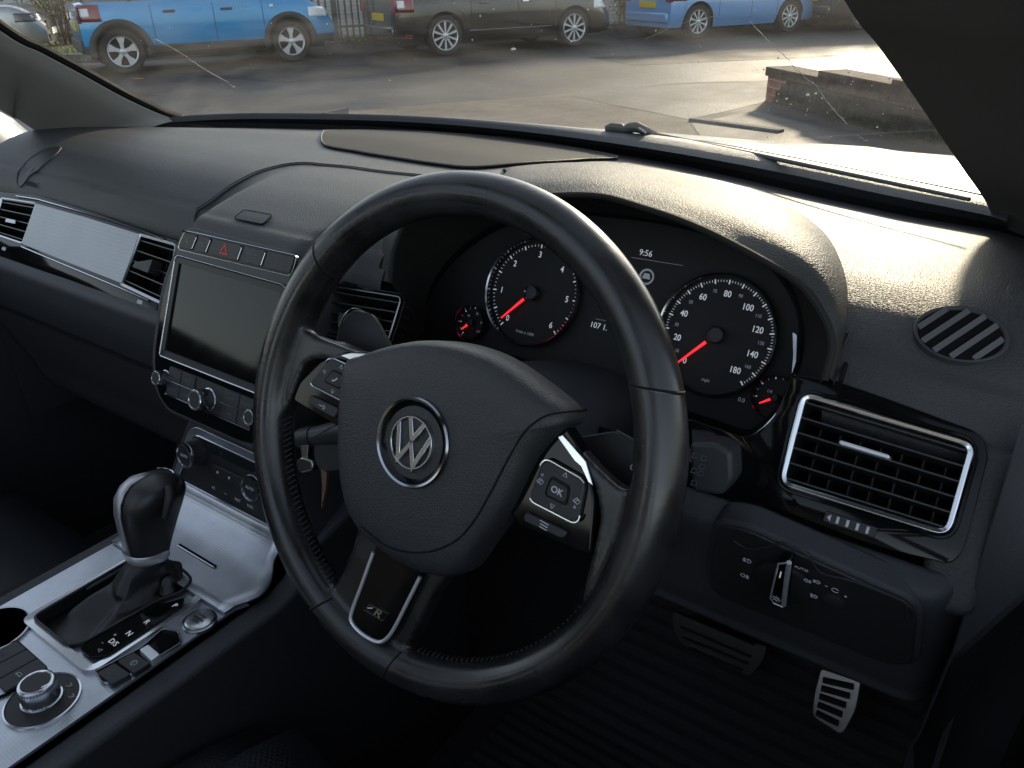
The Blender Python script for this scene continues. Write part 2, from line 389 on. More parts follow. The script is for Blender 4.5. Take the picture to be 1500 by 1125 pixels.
# lining between the lip and the instruments
TG = R(24.9); CN = A(0, -math.cos(TG), math.sin(TG)); CY = A(0, math.sin(TG), math.cos(TG))
CL = Fr((.0115, .243, .017), (1, 0, 0), CY)      # instrument plane
inner = [CL(-.212, -.075, .0), CL(-.222, -.03, 0), CL(-.20, .02, 0), CL(-.15, .062, 0), CL(-.09, .082, 0), CL(-.02, .088, 0), CL(.03, .088, 0), CL(.08, .084, 0), CL(.12, .072, 0), CL(.15, .052, 0), CL(.168, .02, 0), CL(.172, -.015, 0), CL(.166, -.05, 0)]
G = surf(np.array([lip, [lerp(a, b, .5)+A(0, 0, .004) for a, b in zip(lip, inner)], inner]), 4, 6)
MB().grid(G).build('hood_lining', M_lining, dash, smooth=80)

def inpoly(x, y, P):
    c = False; n = len(P)
    for i in range(n):
        a, b = P[i], P[i-1]
        if (a[1] > y) != (b[1] > y) and x < (b[0]-a[0])*(y-a[1])/(b[1]-a[1])+a[0]: c = not c
    return c
foot = [(p[0], p[1]-.06) for p in lip]+[tuple(lerp(a, b, .48)[:2]) for a, b in zip(lip[::-1], bk[::-1])]
b = MB().grid(DASH_G)
b.f = [f for f in b.f if not inpoly(*np.mean([b.v[i][:2] for i in f], 0), foot)]
b.build('dash_top', M_dash, dash, smooth=60)
# ---- gloss fascias
FAS = Fr((0, .143, 0), (1, 0, 0), (0, .65, 1))
def fas_panel(name, px, r, w0=-.02, w1=.002, m=M_gloss, extra=None):
    pts = rounded(FAS.pxs(px), r, 5); return MB().prism(FAS, pts, w0, w1).build(name, m, dash, bevel=.002)
dr = FAS.pxs([(1160, 548), (1218, 556), (1300, 584), (1435, 634), (1449, 662), (1428, 745), (1411, 806), (1394, 827), (1290, 803), (1140, 746), (1015, 700)])
vb = dr[-1][1]
clu = [CL(-.232, -.085, .004), CL(.10, -.078, .004)]
# driver's side: fascia right of the instruments
pts = [dr[0], dr[1], dr[2], dr[3], dr[4], dr[5], dr[6], dr[7], dr[8], dr[9], dr[10]]+FAS.pxs([(1011, 613), (1050, 627), (1088, 640), (1113, 634), (1135, 608), (1150, 575), (1157, 556)])
FASC_D = MB().prism(FAS, rounded(pts, [.002, .004, .01, .012, .01, .01, .01, .01, .02, .02, .01]+[.002]*7), -.03, .0).build('driver_fascia', M_gloss, dash, bevel=.002)
# fascia below and left of the instruments
lc_ = FAS.pxs([(530, 411), (612, 414)])
pts = [(-.262, vb), (.16, vb), (.165, -.02), (.12, -.035), (-.10, -.037), (-.178, -.025), (-.195, .0), (-.196, .026), (-.262, .027)]
FASC_C = MB().prism(FAS, rounded(pts, .006), -.03, -.001).build('centre_fascia', M_gloss, dash, bevel=.002)
# leather shoulder outboard of the driver's fascia
FASC_S = MB().prism(FAS, [(.318, -.085), (.350, -.080), (.350, .032), (.30, .030)], -.03, -.002).build('fascia_shoulder', M_dash, dash, bevel=.009, seg=4)
# passenger fascia
pf = [(-14, 279), (8, 282), (60, 287), (150, 315), (247, 350), (232, 462), (218, 462), (105, 412), (0, 380), (-25, 372)]
FASC_P = fas_panel('passenger_fascia', pf, [.004, .01, .02, .02, .004, .008, .01, .02, .02, .004])
F2 = FAS.up(.0022)
ap = FAS.pxs([(57, 299), (130, 319), (209, 344), (196, 380), (182, 417), (105, 387), (36, 359), (46, 328)])
MB().prism(FAS, rounded(ap, .0015, 3), .002, .0045).build('aluminium_inlay', M_alu, dash, bevel=.0008)
MB().tube([F2(*FAS.px(x, y), .002) for x, y in ((28, 289), (60, 294), (130, 314), (200, 336), (243, 352))], .0012, 6).build('chrome_line', M_chrome, dash)
MB().tube([F2(*FAS.px(x, y), .002) for x, y in ((36, 363), (105, 392), (182, 424), (222, 442))], .0012, 6).build('chrome_line', M_chrome, dash)

# ---- lower dash
def lowprof(X, t):
    if X > -.26: P = [(y+(.055*max(0, (X-.322)/.03)**2), z) for y, z in [(.112, -.050), (.097, -.058), (.0955, -.070), (.1015, -.09), (.1135, -.13), (.1245, -.168), (.142, -.180), (.30, -.16)]]
    else: P = [(.112, -.050), (.096, -.060), (.094, -.075), (.10, -.11), (.13, -.18), (.17, -.28), (.21, -.36), (.4, -.40)]
    return P
for nm, x0, x1 in (('knee_panel', .115, .352), ('glovebox_panel', -1.10, -.47)):
    rows = [[(X, y, z) for y, z in catmull(lowprof(X, 0), 5)] for X in np.linspace(x0, x1, 40)]
    MB().grid(rows).build(nm, M_dash2, dash, smooth=70, solid=.004)
gb = [(X, .1175, -.15+.0) for X in np.linspace(-1.05, -.52, 8)]
MB().tube([(X, .1125, -.15) for X in np.linspace(-1.05, -.52, 8)], .002, 6).build('glovebox_gap', M_deep, dash)
# column surround panel, behind the wheel
rows = [[(X, y, z) for y, z in ((.118, -.048), (.125, -.08), (.15, -.14), (.19, -.22), (.3, -.30))] for X in (-.265, -.15, 0, .12)]
MB().grid(rows).build('column_panel', M_black, dash, smooth=70, solid=.004)

# ---- air vents
FASC = [FASC_D, FASC_C, FASC_P, FASC_S]
M_slat = mat('slat_plastic', (.02, .021, .023), .35, spec=.5)
def vent(label, F, quad, r, fw, nsl, tab, frame_m=M_satin, wheel=None, depth=.045, vanes=7, m_slat=None):
    m_slat = m_slat or M_slat
    root = bpy.data.objects.new('air_vent', None); COL.objects.link(root); root.parent = dash
    c = F(*np.mean(np.array(quad), 0), 0); root.location = tuple(c-np.array(woff(dash))); root['label'] = label
    o = rounded(quad, r, 6); i = offset(o, fw); i2 = offset(o, fw*.5)
    for fo_ in FASC: 
        cut(fo_, MB().prism(F, offset(o, fw*.4), -.2, .2).build('cutter', M_deep))
    MB().ring(F, o, i, -.002, .0045, .003).build('vent_frame', frame_m, root, bevel=.0012)
    oo = offset(o, -.0035); MB().ring(F, oo, offset(o, -.0008), -.002, .0015).build('vent_lip', M_gloss, root, bevel=.0006)
    # dark box behind
    b = MB(); V = [F(u, v, .0015) for u, v in i]+[F(u*.98+.02*np.mean([q[0] for q in i]), v, -depth) for u, v in i]; n = len(i)
    b.add(V, [(k, (k+1) % n, n+(k+1) % n, n+k) for k in range(n)]+[tuple(range(n, 2*n))]); b.build('vent_box', M_deep, root, fix=False)
    Q = np.array(quad); tl, trr, br, bl = Q
    for k in range(nsl):
        t = (k+.6)/(nsl+.15); a = lerp(tl, bl, t); e = lerp(trr, br, t); d = nrm(e-a); a = a+d*fw*.9; e = e-d*fw*.9
        P0 = []
        for (p, q) in ((a, e),):
            V = []
            for p_ in (a, e):
                for dv, dw in ((.0006, .001), (-.0006, .001), (-.0030, -.020), (-.0016, -.020)): V.append(F(p_[0], p_[1]+dv, dw))
            bb = MB().add(V, [(0, 1, 5, 4), (1, 2, 6, 5), (2, 3, 7, 6), (3, 0, 4, 7), (0, 3, 2, 1), (4, 5, 6, 7)])
            bb.build('slat', m_slat, root, smooth=0)
    vb_ = MB()
    for k in range(vanes):
        t = (k+1)/(vanes+1); a = lerp(tl, trr, t); e = lerp(bl, br, t)
        vb_.prism(F, [(a[0]-.0006, a[1]-.004), (a[0]+.0006, a[1]-.004), (e[0]+.0006, e[1]+.004), (e[0]-.0006, e[1]+.004)], -.04, -.024)
    vb_.build('vane_set', M_black, root)
    if tab is not None:
        tq, tm, th = tab; MB().prism(F, rounded(tq, .0015, 4), -.004, th).build('direction_tab', tm, root, bevel=.0008)
    if wheel is not None:
        wc, ww, wh = wheel
        MB().prism(F, rect(wc[0], wc[1], ww, wh, .001), -.004, .002).build('thumb_wheel', M_btn, root, bevel=.0006)
        mk = merge([MB().box(F, wc[0]+(k-1.2)*ww/5.2-.0009, wc[0]+(k-1.2)*ww/5.2+.0009, wc[1]-.0024, wc[1]+.0024, .0018, .0026) for k in range(4)]
                   +[MB().prism(F, [(wc[0]-ww*.44, wc[1]), (wc[0]-ww*.37, wc[1]+.0024), (wc[0]-ww*.37, wc[1]-.0024)], .0018, .0026)])
        mk.build('wheel_marking', M_dim, root)
    return root
q = FAS.pxs([(1176, 574), (1431, 650), (1391, 788), (1141, 710)])
tb = FAS.pxs([(1231, 645), (1304, 667), (1303, 674), (1230, 652)], .006)
vent('wide outer vent below the round grille, with a bright chrome bar on its slats', FAS, q, .010, .0042, 6, (tb, M_satin, .010), frame_m=M_chrome, wheel=(FAS.px(1245, 768), .034, .0075))
q = FAS.pxs([(208, 343), (262, 358), (246, 450), (179, 418)])
vent('passenger side middle vent beside the centre stack', FAS, q, .006, .0032, 5, (FAS.pxs([(210, 388), (236, 384), (229, 404), (206, 395)]), M_black, .012), wheel=(FAS.px(207, 443), .012, .006), vanes=4)
q = FAS.pxs([(5, 290), (57, 298), (36, 359), (-12, 343)])
vent('passenger side outer vent at the left end of the dash', FAS, q, .006, .0032, 5, (FAS.pxs([(14, 321), (28, 324), (26, 330), (12, 327)]), M_chromed, .005), wheel=(FAS.px(8, 365), .012, .006), vanes=4)
q = FAS.pxs([(470, 416), (592, 436), (570, 508), (446, 488)])
vent('centre vent seen through the left side of the steering wheel', FAS, q, .006, .0026, 5, (FAS.pxs([(508, 462), (560, 466), (554, 484), (505, 478)]), M_black, .012), frame_m=M_chromed, vanes=4)
FR = FAS
# chrome arc behind the instruments' lower edge
# ---- round demister grille on the driver's shoulder
gc = drape(1408, 494); gn = nrm(A(.05, -(zds(gc[0], gc[1]+.03)-zds(gc[0], gc[1]-.03))/.06, 1))
GR = Fr(gc, (1, 0, -gn[0]), np.cross(gn, (1, 0, -gn[0])))
l_, r_ = GR.px(1336, 484), GR.px(1480, 500); t_, b_ = GR.px(1404, 452), GR.px(1412, 537)
gu, gv = (r_[0]-l_[0])/2, (t_[1]-b_[1])/2; g0 = ((r_[0]+l_[0])/2, (t_[1]+b_[1])/2)
el = lambda k: [(g0[0]+gu*k*math.cos(a), g0[1]+gv*k*math.sin(a)) for a in np.linspace(0, 2*math.pi, 41)[:-1]]
gr = bpy.data.objects.new('demister_grille', None); COL.objects.link(gr); gr.parent = dash; gr.location = tuple(gc-np.array(woff(dash))); gr['label'] = 'oval slatted grille on the outer shoulder of the dashboard'
MB().ring(GR, el(1), el(.90), -.004, .0045, .003).build('grille_rim', M_dash2, gr, bevel=.0012)
MB().prism(GR, el(.93), .0008, .0016).build('grille_well', M_deep, gr)
sl0 = nrm(np.array(GR.px(1445, 470))-np.array(GR.px(1370, 520))); sp_ = A(-sl0[1], sl0[0])
for k in range(5):
    d = (k-2)*gu*.36; h = math.sqrt(max(0, 1-(d/(gu*.9))**2))*gu*.84; c0 = np.array(g0)+sp_*d
    def cl(s_):
        p = c0+sl0*s_; e = math.hypot((p[0]-g0[0])/gu, (p[1]-g0[1])/gv)
        while e > .9: s_ *= .97; p = c0+sl0*s_; e = math.hypot((p[0]-g0[0])/gu, (p[1]-g0[1])/gv)
        return p
    a, e = cl(-h), cl(h); w_ = sp_*gu*.075
    V = [GR(*(a-w_*.6), .0022), GR(*(e-w_*.6), .0022), GR(*(e+w_), .0042), GR(*(a+w_), .0042), GR(*(a+w_), .0018), GR(*(e+w_), .0018)]
    MB().add(V, [(0, 1, 2, 3), (3, 2, 5, 4), (0, 4, 5, 1)]).build('grille_slat', mat('slat_grey', (.07, .07, .07), .45), gr, smooth=0, solid=.0006)
# ================================================================ INFOTAINMENT UNIT
TS = math.atan(.412)
STK = Fr((-.37, .065, -.077), (1, 0, 0), (0, math.sin(TS), math.cos(TS)))
info = thing('infotainment_unit', (-.37, .08, -.14), 'central touchscreen unit with a row of switches above and two knurled knobs below', 'touchscreen')
def mir(L): return L+[(-u, v) for u, v in L[::-1]]
# leather surround
so_ = mir(STK.pxs([(243, 604), (224, 572), (220, 520), (234, 420), (262, 345), (274, 331)]))
sf_ = mir(STK.pxs([(247, 598), (231, 570), (228, 520), (242, 425), (266, 352), (277, 337)]))
rs = [.012, .015, .02, .02, .01, .012]
MB().prism(STK, rounded(so_, rs+rs[::-1], 5), -.14, .0).build('stack_surround', M_dash, dash, bevel=.004)
MB().prism(STK, rounded(sf_, rs+rs[::-1], 5), -.01, .0025).build('gloss_surround', M_gloss, info, bevel=.0015)
# switch strip
st = STK.pxs([(276, 338), (441, 375), (431, 406), (264, 366)]); stR = rounded(st, .006, 5)
MB().ring(STK, stR, offset(stR, .0013), .001, .0048, .0042).build('strip_trim', M_chrome, info, bevel=.0004)
MB().prism(STK, offset(stR, .0014), .002, .0034).build('strip_back', M_black, info)
tl, tr_, br_, bl = [np.array(p) for p in st]
cuts = [0, .145, .275, .56, .76, 1]
for k in range(5):
    a, b = cuts[k]+.012, cuts[k+1]-.012
    q = [lerp(tl, tr_, a)*.88+lerp(bl, br_, a)*.12, lerp(tl, tr_, b)*.88+lerp(bl, br_, b)*.12, lerp(tl, tr_, b)*.14+lerp(bl, br_, b)*.86, lerp(tl, tr_, a)*.14+lerp(bl, br_, a)*.86]
    MB().prism(STK, rounded([tuple(p) for p in q], .002, 3), .002, .0055).build('strip_switch', M_btn, info, bevel=.0008)
    c = np.mean(q, 0)
    if k == 0: text(STK, c[0], c[1], 'A', .008, M_dim2, info, w=.0056, ang=-.05)
    if k == 1: text(STK, c[0], c[1], 'P\u25b3' if False else 'PA', .007, M_dim2, info, w=.0056)
    if k == 3: text(STK, c[0], c[1]+.0025, 'PASSENGER', .0042, M_dim2, info, w=.0056); text(STK, c[0], c[1]-.0025, 'AIR BAG', .0042, M_dim2, info, w=.0056)
    if k == 2:
        tri = [(c[0]-.006, c[1]-.0045), (c[0]+.006, c[1]-.0045), (c[0], c[1]+.006)]
        MB().ring(STK, tri, offset(tri, .0016), .0054, .0059).build('hazard_triangle', M_redm, info, smooth=0)
    if k: 
        p0, p1 = lerp(tl, tr_, cuts[k]), lerp(bl, br_, cuts[k])
        MB().tube([STK(*lerp(p0, p1, .2), .0058), STK(*lerp(p0, p1, .8), .0058)], .0007, 6).build('chrome_divider', M_chrome, info)
# screen with its frame
fr = STK.pxs([(262, 373), (433, 414), (392, 582), (238, 521)]); fr[1] = (-fr[0][0], fr[0][1]); fr[2] = (-fr[3][0], fr[3][1]); fR = rounded(fr, [.009, .009, .005, .005], 5)
MB().ring(STK, fR, offset(fR, .0016), .001, .0055, .0048).build('screen_trim', M_chrome, info, bevel=.0005)
MB().ring(STK, offset(fR, .0016), offset(fR, .0085), .0045, .0048, .0015).build('screen_bezel', M_black, info)
MB().prism(STK, offset(fR, .0083), .0006, .0016).build('screen', M_screen, info)
# button block
bb = STK.pxs([(254, 536), (362, 578), (357, 624), (252, 578)])
tlb, trb, brb, blb = [np.array(p) for p in bb]; ub = -tlb[0]
MB().prism(STK, rounded([(-ub, tlb[1]), (ub, tlb[1]), (ub*.98, blb[1]), (-ub*.98, blb[1])], .003), .001, .0035).build('button_panel', M_black, info, bevel=.0008)
vt, vm, vl = tlb[1], (tlb[1]+blb[1])/2, blb[1]
for (u0, u1, v0, v1, s) in ((-ub, -ub*.68, vm, vt, 'RADIO'), (-ub*.68, -ub*.34, vm, vt, 'MEDIA'), (ub*.34, ub*.68, vm, vt, 'NAV'), (ub*.68, ub, vm, vt, 'TRAFFIC'), (-ub, -ub*.68, vl, vm, 'PHONE'), (-ub*.68, -ub*.34, vl, vm, 'MAP'), (ub*.34, ub*.68, vl, vm, 'CAR'), (ub*.68, ub, vl, vm, 'SETUP')):
    MB().box(STK, u0+.0006, u1-.0006, v0+.0006, v1-.0006, .003, .0052).build('push_button', M_btn, info, bevel=.0007)
    text(STK, (u0+u1)/2, (v0+v1)/2, s, .0042, M_dim2, info, w=.0054)
for u0, u1, v in ((-ub, -ub*.3, vm), (ub*.3, ub, vm), (-ub, ub, vl)):
    MB().tube([STK(u0, v, .0055), STK(u1, v, .0055)], .0006, 6).build('chrome_divider', M_chromed, info)
def knurl(F, u, v, r, h, parent, name, mring, mface, n=36, w=0):
    k = MB(); prof = [(r*1.12, w), (r*1.12, w+h*.12), (r, w+h*.14)]
    nn = n*4; V = []; lev = 9
    k.lathe(F, prof, 40, u, v, cap=False)
    for j in range(lev):
        ww = w+h*(.14+.72*j/(lev-1))
        for i in range(nn):
            a = 2*math.pi*i/nn; rr = r*(1+(.035 if (i//2+j) % 2 else 0)); V.append(F(u+rr*math.cos(a), v+rr*math.sin(a), ww))
    k.add(V, [(j*nn+i, j*nn+(i+1) % nn, (j+1)*nn+(i+1) % nn, (j+1)*nn+i) for j in range(lev-1) for i in range(nn)])
    kb = k.build(name, mring, parent, smooth=25)
    MB().lathe(F, [(r*.99, w+h*.86), (r*.99, w+h*.96), (r*.92, w+h), (r*.80, w+h), (r*.76, w+h*.97)], 40, u, v, cap=False).build('knob_ring', M_chrome, kb if False else parent)
    MB().lathe(F, [(r*.78, w+h*.9), (r*.77, w+h*.975), (0.0001, w+h*.975)], 40, u, v).build('knob_face', mface, parent)
    return kb
ku, kv = STK.px(290, 581, .008)
knurl(STK, 0*ku, kv, .0112, .020, info, 'knurled_knob', M_chrome, M_black, w=.002)
ku, kv = STK.px(239, 554, .006)
knurl(STK, ku, kv, .0082, .014, info, 'knurled_knob', M_chrome, M_black, w=.002)
knurl(STK, -ku, kv, .0082, .014, info, 'knurled_knob', M_chrome, M_black, w=.002)

# ================================================================ CLIMATE PANEL
clim = thing('climate_panel', (-.37, .06, -.2), 'climate control panel in a ribbed aluminium frame under the touchscreen, with chrome ringed temperature knobs', 'control panel')
q0 = hy(281, 620, .068); q1 = hy(256, 707, .05)
CLM = Fr((-.37, .068, q0[2]), (1, 0, 0), (0, .018, q0[2]-q1[2]))
hh = -CLM.px(256, 707)[1]; ut = CLM.px(281, 620)[0]; ubm = CLM.px(252, 695)[0]
co = rounded([(ubm, -hh), (-ubm, -hh), (-ut*.98, 0), (ut*.98, 0)], [.012, .012, .018, .018], 6)
MB().ring(CLM, co, offset(co, .0105), -.01, .003, .002).build('panel_frame', M_alux, clim, bevel=.001)
ci = offset(co, .0103); MB().tube([CLM(u, v, .0028) for u, v in ci], .0008, 6, True).build('chrome_edge', M_chrome, clim)
MB().prism(CLM, ci, -.01, .0008).build('panel_face', M_black, clim)
MB().prism(CLM, offset(co, -.016), -.10, -.006).build('panel_housing', M_dash2, clim, bevel=.004)
k1 = CLM.px(279, 664, .02); k1f = CLM.px(269, 668, .022)
for s in (1, -1):
    uu = s*k1f[0]
    MB().lathe(CLM, [(.0165, 0), (.0165, .004), (.0150, .006), (.0142, .019), (.0142, .020)], 48, uu, k1f[1]).build('temperature_knob', M_btn, clim)
    MB().lathe(CLM, [(.0145, .018), (.0150, .020), (.0146, .0225), (.0125, .0228), (.0118, .021)], 48, uu, k1f[1], cap=False).build('knob_ring', M_chrome, clim)
    MB().lathe(CLM, [(.0120, .020), (.0118, .0215), (.0001, .0215)], 40, uu, k1f[1]).build('knob_face', M_black, clim)
    text(CLM, uu, k1f[1], 'AUTO', .0048, M_dim, clim, w=.0217)
    u_, v_ = CLM.px(291, 645); 
    MB().tube([CLM(s*u_, v_-.004, .002), CLM(s*u_, v_+.005, .002)], .0007, 6).build('knob_marker', M_chrome, clim)
# rocker and touch keys
c = CLM.px(337, 697)
MB().prism(CLM, rect(0, c[1], .062, .015, .003), .0005, .004).build('fan_rocker', M_btn, clim, bevel=.001)
for k in range(3): MB().lathe(CLM, [(.0016, .004), (.0014, .0047), (.0001, .0047)], 12, (k-1)*.021, c[1]).build('rocker_dot', M_dim, clim)
vlow = CLM.px(330, 720)[1]
for k, s in enumerate(('AC', '\u2022\u2022', 'REST', 'MAX')): text(CLM, -.033+k*.022, vlow-.002, s, .0048, M_dim, clim, w=.0012)
MB().box(CLM, -.06, .06, c[1]+.018, c[1]+.036, .0006, .0012).build('climate_display', mat('dim_display', (.012, .016, .018), .15), clim)

# ================================================================ INSTRUMENT CLUSTER
cl_ = thing('instrument_cluster', CL(0, 0, 0), 'instrument cluster with two large chrome ringed dials and red needles behind the steering wheel', 'instrument cluster')
out = [(-.236, -.080), (-.235, -.035), (-.205, .022), (-.15, .066), (-.09, .086), (-.02, .092), (.04, .092), (.10, .084), (.14, .062), (.166, .030), (.173, -.01), (.168, -.045), (.156, -.068), (.140, -.078), (.09, -.076), (-.1, -.071)]
outc = [tuple(p) for p in catmull(out, 4, True)]
MB().prism(CL, outc, -.03, -.0105).build('cluster_back', M_face, cl_)
MB().ring(CL, outc, offset(outc, .006), -.012, .004, -.006).build('cluster_bezel', M_gloss, cl_)
lo = [CL(*p, .004) for p in catmull([(.171, -.02), (.168, -.045), (.156, -.068), (.140, -.078), (.09, -.076), (-.1, -.071), (-.2, -.078)], 5)]
MB().tube(lo, .0009, 6).build('chrome_edge', M_chrome, cl_)
up_ = CL.pxs([(1165, 488), (1171, 492), (1170, 530), (1164, 548), (1166, 520)])
MB().prism(CL, rounded(up_, .001), .006, .009).build('bright_edge', M_chrome, cl_)
MB().prism(CL, rounded(CL.pxs([(609, 476), (617, 476), (617, 488), (626, 498), (617, 498), (609, 488)]), .001), .006, .009).build('bright_edge', M_chrome, cl_)
def dial(name, label, cx, cyy, r, a0, a1, major, minor, needle, nums, unit, red=None, ring_m=M_chromed, ns=1.0, hub=.0075, off=(.006, .004)):
    root = bpy.data.objects.new(name, None); COL.objects.link(root); root.parent = cl_; root.location = tuple(CL(cx, cyy, 0)-np.array(woff(cl_))); root['label'] = label
    ox, oy = cx+off[0]*0, cyy+off[1]*0
    MB().lathe(CL, [(r*1.0, -.008), (r*1.012, -.001), (r*1.0, .0), (r*.975, -.001), (r*.965, -.0085)], 72, cx, cyy, cap=False).build('dial_ring', ring_m, root)
    MB().lathe(CL, [(r*.985, -.0095), (r*.985, -.0088), (.0001, -.0088)], 60, cx, cyy).build('dial_face', M_face, root)
    w0 = -.0085; b = MB()
    def tick(a, r0, r1, h):
        ca, sa = math.cos(a), math.sin(a); t = (-sa, ca)
        return [(cx+ca*r0-t[0]*h, cyy+sa*r0-t[1]*h), (cx+ca*r1-t[0]*h, cyy+sa*r1-t[1]*h), (cx+ca*r1+t[0]*h, cyy+sa*r1+t[1]*h), (cx+ca*r0+t[0]*h, cyy+sa*r0+t[1]*h)]
    for i in range(minor+1):
        a = R(lerp(a0, a1, i/minor))
        if red and i in red: continue
        b.prism(CL, tick(a, r*.88, r*.915, .00022*ns), w0, w0+.0002)
    for i in range(major+1): b.prism(CL, tick(R(lerp(a0, a1, i/major)), r*.85, r*.925, .00055*ns), w0, w0+.0003)
    b.build('dial_scale', M_white, root, smooth=0)
    if red: 
        b = MB()
        for i in red: b.prism(CL, tick(R(lerp(a0, a1, i/minor)), r*.88, r*.925, .0004), w0, w0+.0003)
        b.build('red_scale', M_redm, root, smooth=0)
    big = []; small = []
    for s, a, rr, sz in nums:
        (big if sz > .0045 else small).append(text(CL, cx+math.cos(R(a))*rr, cyy+math.sin(R(a))*rr, s, sz, None, 'mb', w=w0+.0002, sx=.88, bold=.00008 if sz > .0045 else 0))
    if big: merge(big).build('dial_numbers', M_white, root, smooth=0, fix=False)
    if small: merge(small).build('small_numbers', M_dim, root, smooth=0, fix=False)
    if unit: text(CL, cx, cyy-r*.76, unit, .0042, M_dim, root, name='dial_caption', w=w0+.0002)
    MB().lathe(CL, [(hub, -.008), (hub, -.0022), (hub*.93, -.0015), (hub*.86, -.0022)], 32, cx, cyy, cap=False).build('hub_ring', M_chromed, root)
    MB().lathe(CL, [(hub*.9, -.008), (hub*.9, -.003), (.0001, -.0025)], 32, cx, cyy).build('hub_cap', M_black, root)
    an, r0, r1 = needle; ca, sa = math.cos(R(an)), math.sin(R(an)); t = (-sa, ca)
    pts = [(cx+ca*r0-t[0]*.0014*ns, cyy+sa*r0-t[1]*.0014*ns), (cx+ca*r1-t[0]*.0006*ns, cyy+sa*r1-t[1]*.0006*ns), (cx+ca*r1+t[0]*.0006*ns, cyy+sa*r1+t[1]*.0006*ns), (cx+ca*r0+t[0]*.0014*ns, cyy+sa*r0+t[1]*.0014*ns)]
    MB().prism(CL, pts, -.0045, -.0030).build('needle', M_red, root, bevel=.0003)
    return root
tx, ty = -.0965, 0; sx_, sy_ = .0965, .0005
nums = [(str(k), 232-46*k, .0385, .0085) for k in range(7)]
dial('rev_counter', 'dial numbered 0 to 6 with its red needle at rest', tx, ty, .053, 232, -44, 12, 60, (228, .0105, .0425), nums, '1/min x 1000', red=[52, 54, 56, 58, 60])
an = lambda mph: 231-1.757*mph if mph <= 140 else -15-(mph-140)*.83
nums = [(str(k), an(k), .0365 if k < 100 else .0350, .0078) for k in range(0, 141, 20)]+[('180', an(180), .0345, .0078)]+[(str(k), an(k), .0388 if k < 100 else .0385, .0044) for k in range(10, 140, 20)]+[('160', an(160), .0385, .0044)]
dial('speedometer', 'dial numbered 0 to 180 with its red needle at rest', sx_, sy_, .053, 231, -48, 18, 90, (229, .0105, .0425), nums, 'mph')
tq = CL.px(686, 472)
dial('temperature_gauge', 'small dial at the far left of the cluster', tq[0], tq[1], .0178, 232, -44, 6, 12, (224, .0042, .0135), [('50', 205, .0085, .0036), ('70', 140, .0095, .0036), ('90', 75, .0105, .0036), ('110', 12, .0115, .0036), ('130', -40, .0115, .0036)], None, ns=.8, hub=.0038)
fq = CL.px(1131, 582)
dial('fuel_gauge', 'small dial at the far right of the cluster', fq[0]+.001, fq[1], .0185, 190, 20, 4, 8, (215, .003, .0135), [('1/4', 150, .0075, .0040)], None, ns=.8, hub=.0035, red=[0])
for s, x, y, sz, m in (('9:56', 946, 371, .0078, M_white), ('107 1.', 877, 478, .0076, M_white), ('0.0', 1086, 586, .0050, M_dim)):
    u, v = CL.px(x, y, -.008); text(CL, u, v, s, sz, m, cl_, 'display_text', w=-.0085+.0005)
for (a, b) in (((925, 377), (1000, 389)), ((872, 467), (888, 470))):
    p, q = CL.px(*a, -.009), CL.px(*b, -.009); MB().tube([CL(*p, -.009), CL(*q, -.009)], .0002, 5).build('display_line', M_dim, cl_)
u, v = CL.px(946, 405, -.008); MB().lathe(CL, [(.0075, -.0100), (.0072, -.009), (.0060, -.009), (.0055, -.010)], 30, u, v, cap=False).build('display_symbol', M_dim, cl_)
MB().prism(CL, [(u-.004, v-.002), (u+.004, v-.002), (u+.0025, v+.003), (u-.0025, v+.003)], -.0102, -.009).build('display_symbol', M_dim, cl_)

# ================================================================ LIGHT SWITCH PANEL
lsp = thing('light_switch_panel', (.25, .12, -.13), 'headlamp switch panel with a chrome rotary grip below the driver outer vent', 'light switch')
LS = Fr((.25, .108, -.118), (1, 0, 0), (0, -.30, 1))
o = LS.pxs([(1052, 765), (1090, 770), (1345, 885), (1338, 968), (1300, 968), (1050, 868), (1040, 840)])
oR = rounded(o, [.01, .01, .012, .012, .01, .012, .01], 6)
MB().prism(LS, offset(oR, -.004), -.02, .0015).build('panel_surround', M_dash2, lsp, bevel=.003)
MB().prism(LS, oR, .0, .0032).build('panel_face', M_black, lsp, bevel=.001)
ln = catmull([LS(*LS.px(x, y, .004), .0045) for x, y in ((1075, 792), (1098, 803), (1140, 797), (1165, 800), (1185, 815), (1203, 838), (1240, 848), (1290, 866), (1325, 882), (1330, 905))], 6)
MB().tube(ln, .0008, 6).build('panel_ridge', M_btn, lsp)
cu, cv_ = LS.px(1145, 856, .006)
MB().lathe(LS, [(.021, .003), (.0205, .006), (.019, .0068), (.0001, .0068)], 48, cu, cv_).build('switch_dial', M_black, lsp)
g = LS.pxs([(1139, 824), (1157, 822), (1152, 884), (1148, 890), (1133, 884), (1127, 878)], .014)
MB().prism(LS, rounded(g, .003, 4), .005, .016).build('rotary_grip', M_gloss, lsp, bevel=.0015)
g2 = [LS(*LS.px(x, y, .017), .017) for x, y in ((1141, 826), (1156, 824), (1151, 858), (1148, 886))]
MB().tube(catmull(g2[1:], 4), .0018, 8).build('chrome_strip', M_satin, lsp)
MB().tube([LS(*LS.px(x, y, .0168), .0168) for x, y in ((1157, 824), (1140, 826), (1128, 876), (1133, 883), (1147, 889))], .0007, 5).build('chrome_edge', M_satin, lsp)
MB().tube([LS(*LS.px(x, y, .0165), .0165) for x, y in ((1144, 838), (1142, 846))], .0005, 5).build('grip_mark', M_white, lsp)
for s, x, y, sz in (('0', 1154, 811, .0060), ('AUTO', 1177, 826, .0034)):
    u, v = LS.px(x, y, .004); text(LS, u, v, s, sz, M_dim, lsp, w=.0085, ang=-.05)
